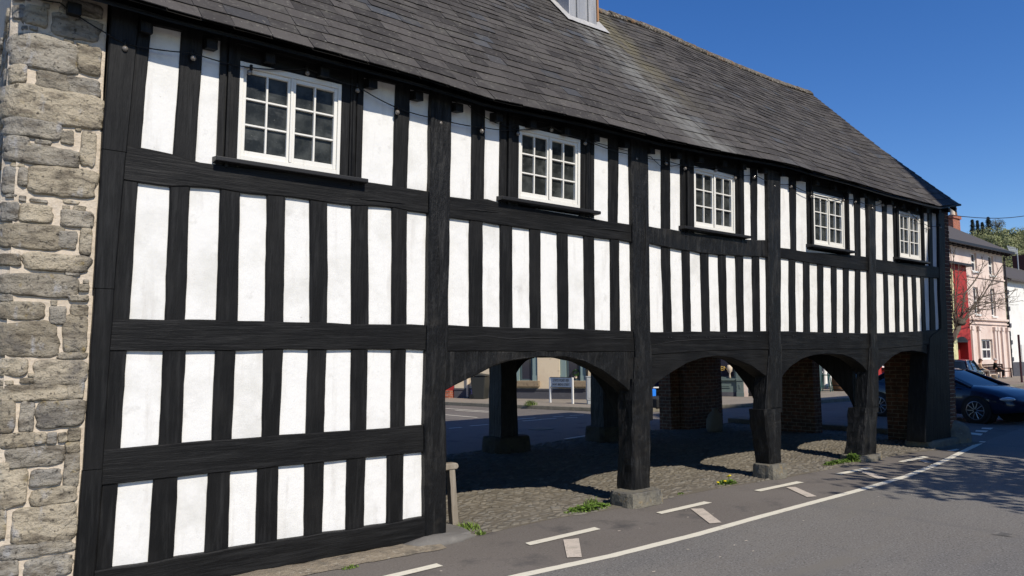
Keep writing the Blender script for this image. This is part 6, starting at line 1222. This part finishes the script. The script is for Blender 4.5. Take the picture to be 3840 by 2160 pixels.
def conifer(px, ptop, pbot, D, wd, label, cat='conifer'):
    rb = ray(px, pbot); p = CAM + rb / CF * D; rt_ = ray(px, ptop); q = CAM + rt_ / CF * D; h = float(q[2] - p[2]); t = thing('conifer', label, 'conifer', (float(p[0]), float(p[1]), float(p[2]) - 6), 0, 'conifers on the ridge'); h += 6
    m = MB(); m.tube([(0, 0, 0), (0, 0, h)], [.35, .08], 6); m.build('trunk', MB_['bark'], t); m = MB(); n = 1500
    for i in range(n):
        z = h * (.05 + .95 * random.random() ** .9); rr = wd * (1 - (z / h - .1)) ** .8 * (.75 + .16 * math.sin(z * 2.3)); a = random.random() * 6.28; r_ = rr * random.random() ** .5; c = Vector((r_ * math.cos(a), r_ * math.sin(a), z - r_ * .25)); d = Vector((math.cos(a), math.sin(a), -.35)) * .8; e = Vector((-math.sin(a), math.cos(a), 0)) * .35; m.add([c - d * .3 - e, c - d * .3 + e, c + d], [(0, 1, 2)])
    m.build('foliage', mat('conifer_green', (.05, .062, .045), .9, .1, rnd=(.6, 1.5)), t)  # needle green raised a little to stand for haze
conifer(3648, 822, 862, 440, 2.6, 'leftmost small dark conifer on the ridge'); conifer(3667, 825, 862, 440, 1.9, 'narrow conifer between two others on the ridge'); conifer(3685, 832, 862, 440, 2.2, 'shortest dark conifer on the ridge'); conifer(3708, 812, 862, 440, 4.0, 'tallest and broadest dark conifer on the ridge')
rb = CAM + ray(3740, 862) / CF * 440; bt = thing('budding_tree', 'pale rounded budding tree just right of the tallest conifer', 'tree', (float(rb[0]), float(rb[1]), float(rb[2]) - 2)); m = MB(); m.tube([(0, 0, 0), (0, 0, 5)], [.4, .2], 6)
for i in range(14): a = random.random() * 6.28; m.tube([(0, 0, 2 + i * .2), (3 * math.cos(a), 3 * math.sin(a), 6 + 2 * random.random())], [.15, .04], 4)
m.build('trunk', MB_['bark'], bt); m = MB()
for i in range(1100):
    d = Vector((random.gauss(0, 1), random.gauss(0, 1), random.gauss(0, 1))).normalized() * (random.random() ** .4); c = Vector((d.x * 4.6, d.y * 4.6, 5 + d.z * 3.6)); u = Vector((random.gauss(0, 1), random.gauss(0, 1), random.gauss(0, 1))).normalized() * .22; v_ = u.orthogonal().normalized() * .22; m.add([c - u, c + v_, c + u, c - v_], [(0, 1, 2, 3)])
m.build('crown', mat('budding_twigs', (.14, .14, .10), .9, .1, rnd=(.6, 1.4)), bt)
# --- added house outlined to shade the right end, and street tree; both out of frame
th = thing('shade_house', 'unseen tall house added across the road, shaped to shade the end of the hall', 'building', (20, -15, 0)); m = MB()
def S_(X, z, Y=-10.5, zz=0): return (X, z)
sil = [(10.55, 0), (10.58, 8.4), (10.72, 9.6), (10.72, 12.3), (10.95, 13.1), (11.25, 14.2), (11.7, 15.5), (12.2, 17.0), (13.2, 18.2), (27, 18.2), (30, 13), (30, 0)]
m.prism(sil, lambda u, v, d: (u, d, v), -11, -22); child(m, 'wall', MT['brick'], th)
PT_ = Pl((0, -11), (1, 0), (0, 1))
for z in (1, 4.2, 7.4, 10.4):
    for x in (13.5, 17, 20.5, 24, 27.5): sash(PT_, x, z, x + 1.1, z + 1.8, -.08, th, 2, 2, 'white_paint', .08)
m = MB(); m.prism([(13.2, 17.6), (27.5, 17.6), (27.5, 18.2), (13.2, 18.2)], lambda u, v, d: (u, d, v), -10.7, -22.3); child(m, 'roof', MB_['slatefar'], th)
tt = thing('street_tree', 'leafy street tree across the road, outside the picture, dappling the tarmac', 'tree', (8.7, -8.7, 0)); m = MB(); m.tube([(0, 0, 0), (.1, 0, 2.5), (0, .1, 5), (.1, 0, 7)], [.2, .16, .1, .04], 8)
m2 = MB(); rnd = random.random
for i in range(60):
    a = rnd() * 6.28; z0 = 2.9 + 2.3 * rnd(); e = Vector((3.1 * math.cos(a) * (.5 + .5 * rnd()), 1.8 * math.sin(a) * (.5 + .5 * rnd()), z0 + .6 + 1.1 * rnd())); m.tube([(0, 0, z0), (e.x * .5, e.y * .5, z0 + .6), e], [.06, .04, .012], 5)
    for k in range(34): c = Vector((0, 0, z0)).lerp(e, .5 + .6 * rnd()) + Vector((random.gauss(0, .3), random.gauss(0, .3), random.gauss(0, .22))); u = Vector((random.gauss(0, 1), random.gauss(0, 1), random.gauss(0, .5))).normalized() * .10; v_ = u.orthogonal().normalized() * .07; m2.add([c - u, c + v_, c + u, c - v_], [(0, 1, 2, 3)])
m.build('limbs', MB_['bark'], tt); m2.build('foliage', MB_['foliage'], tt)
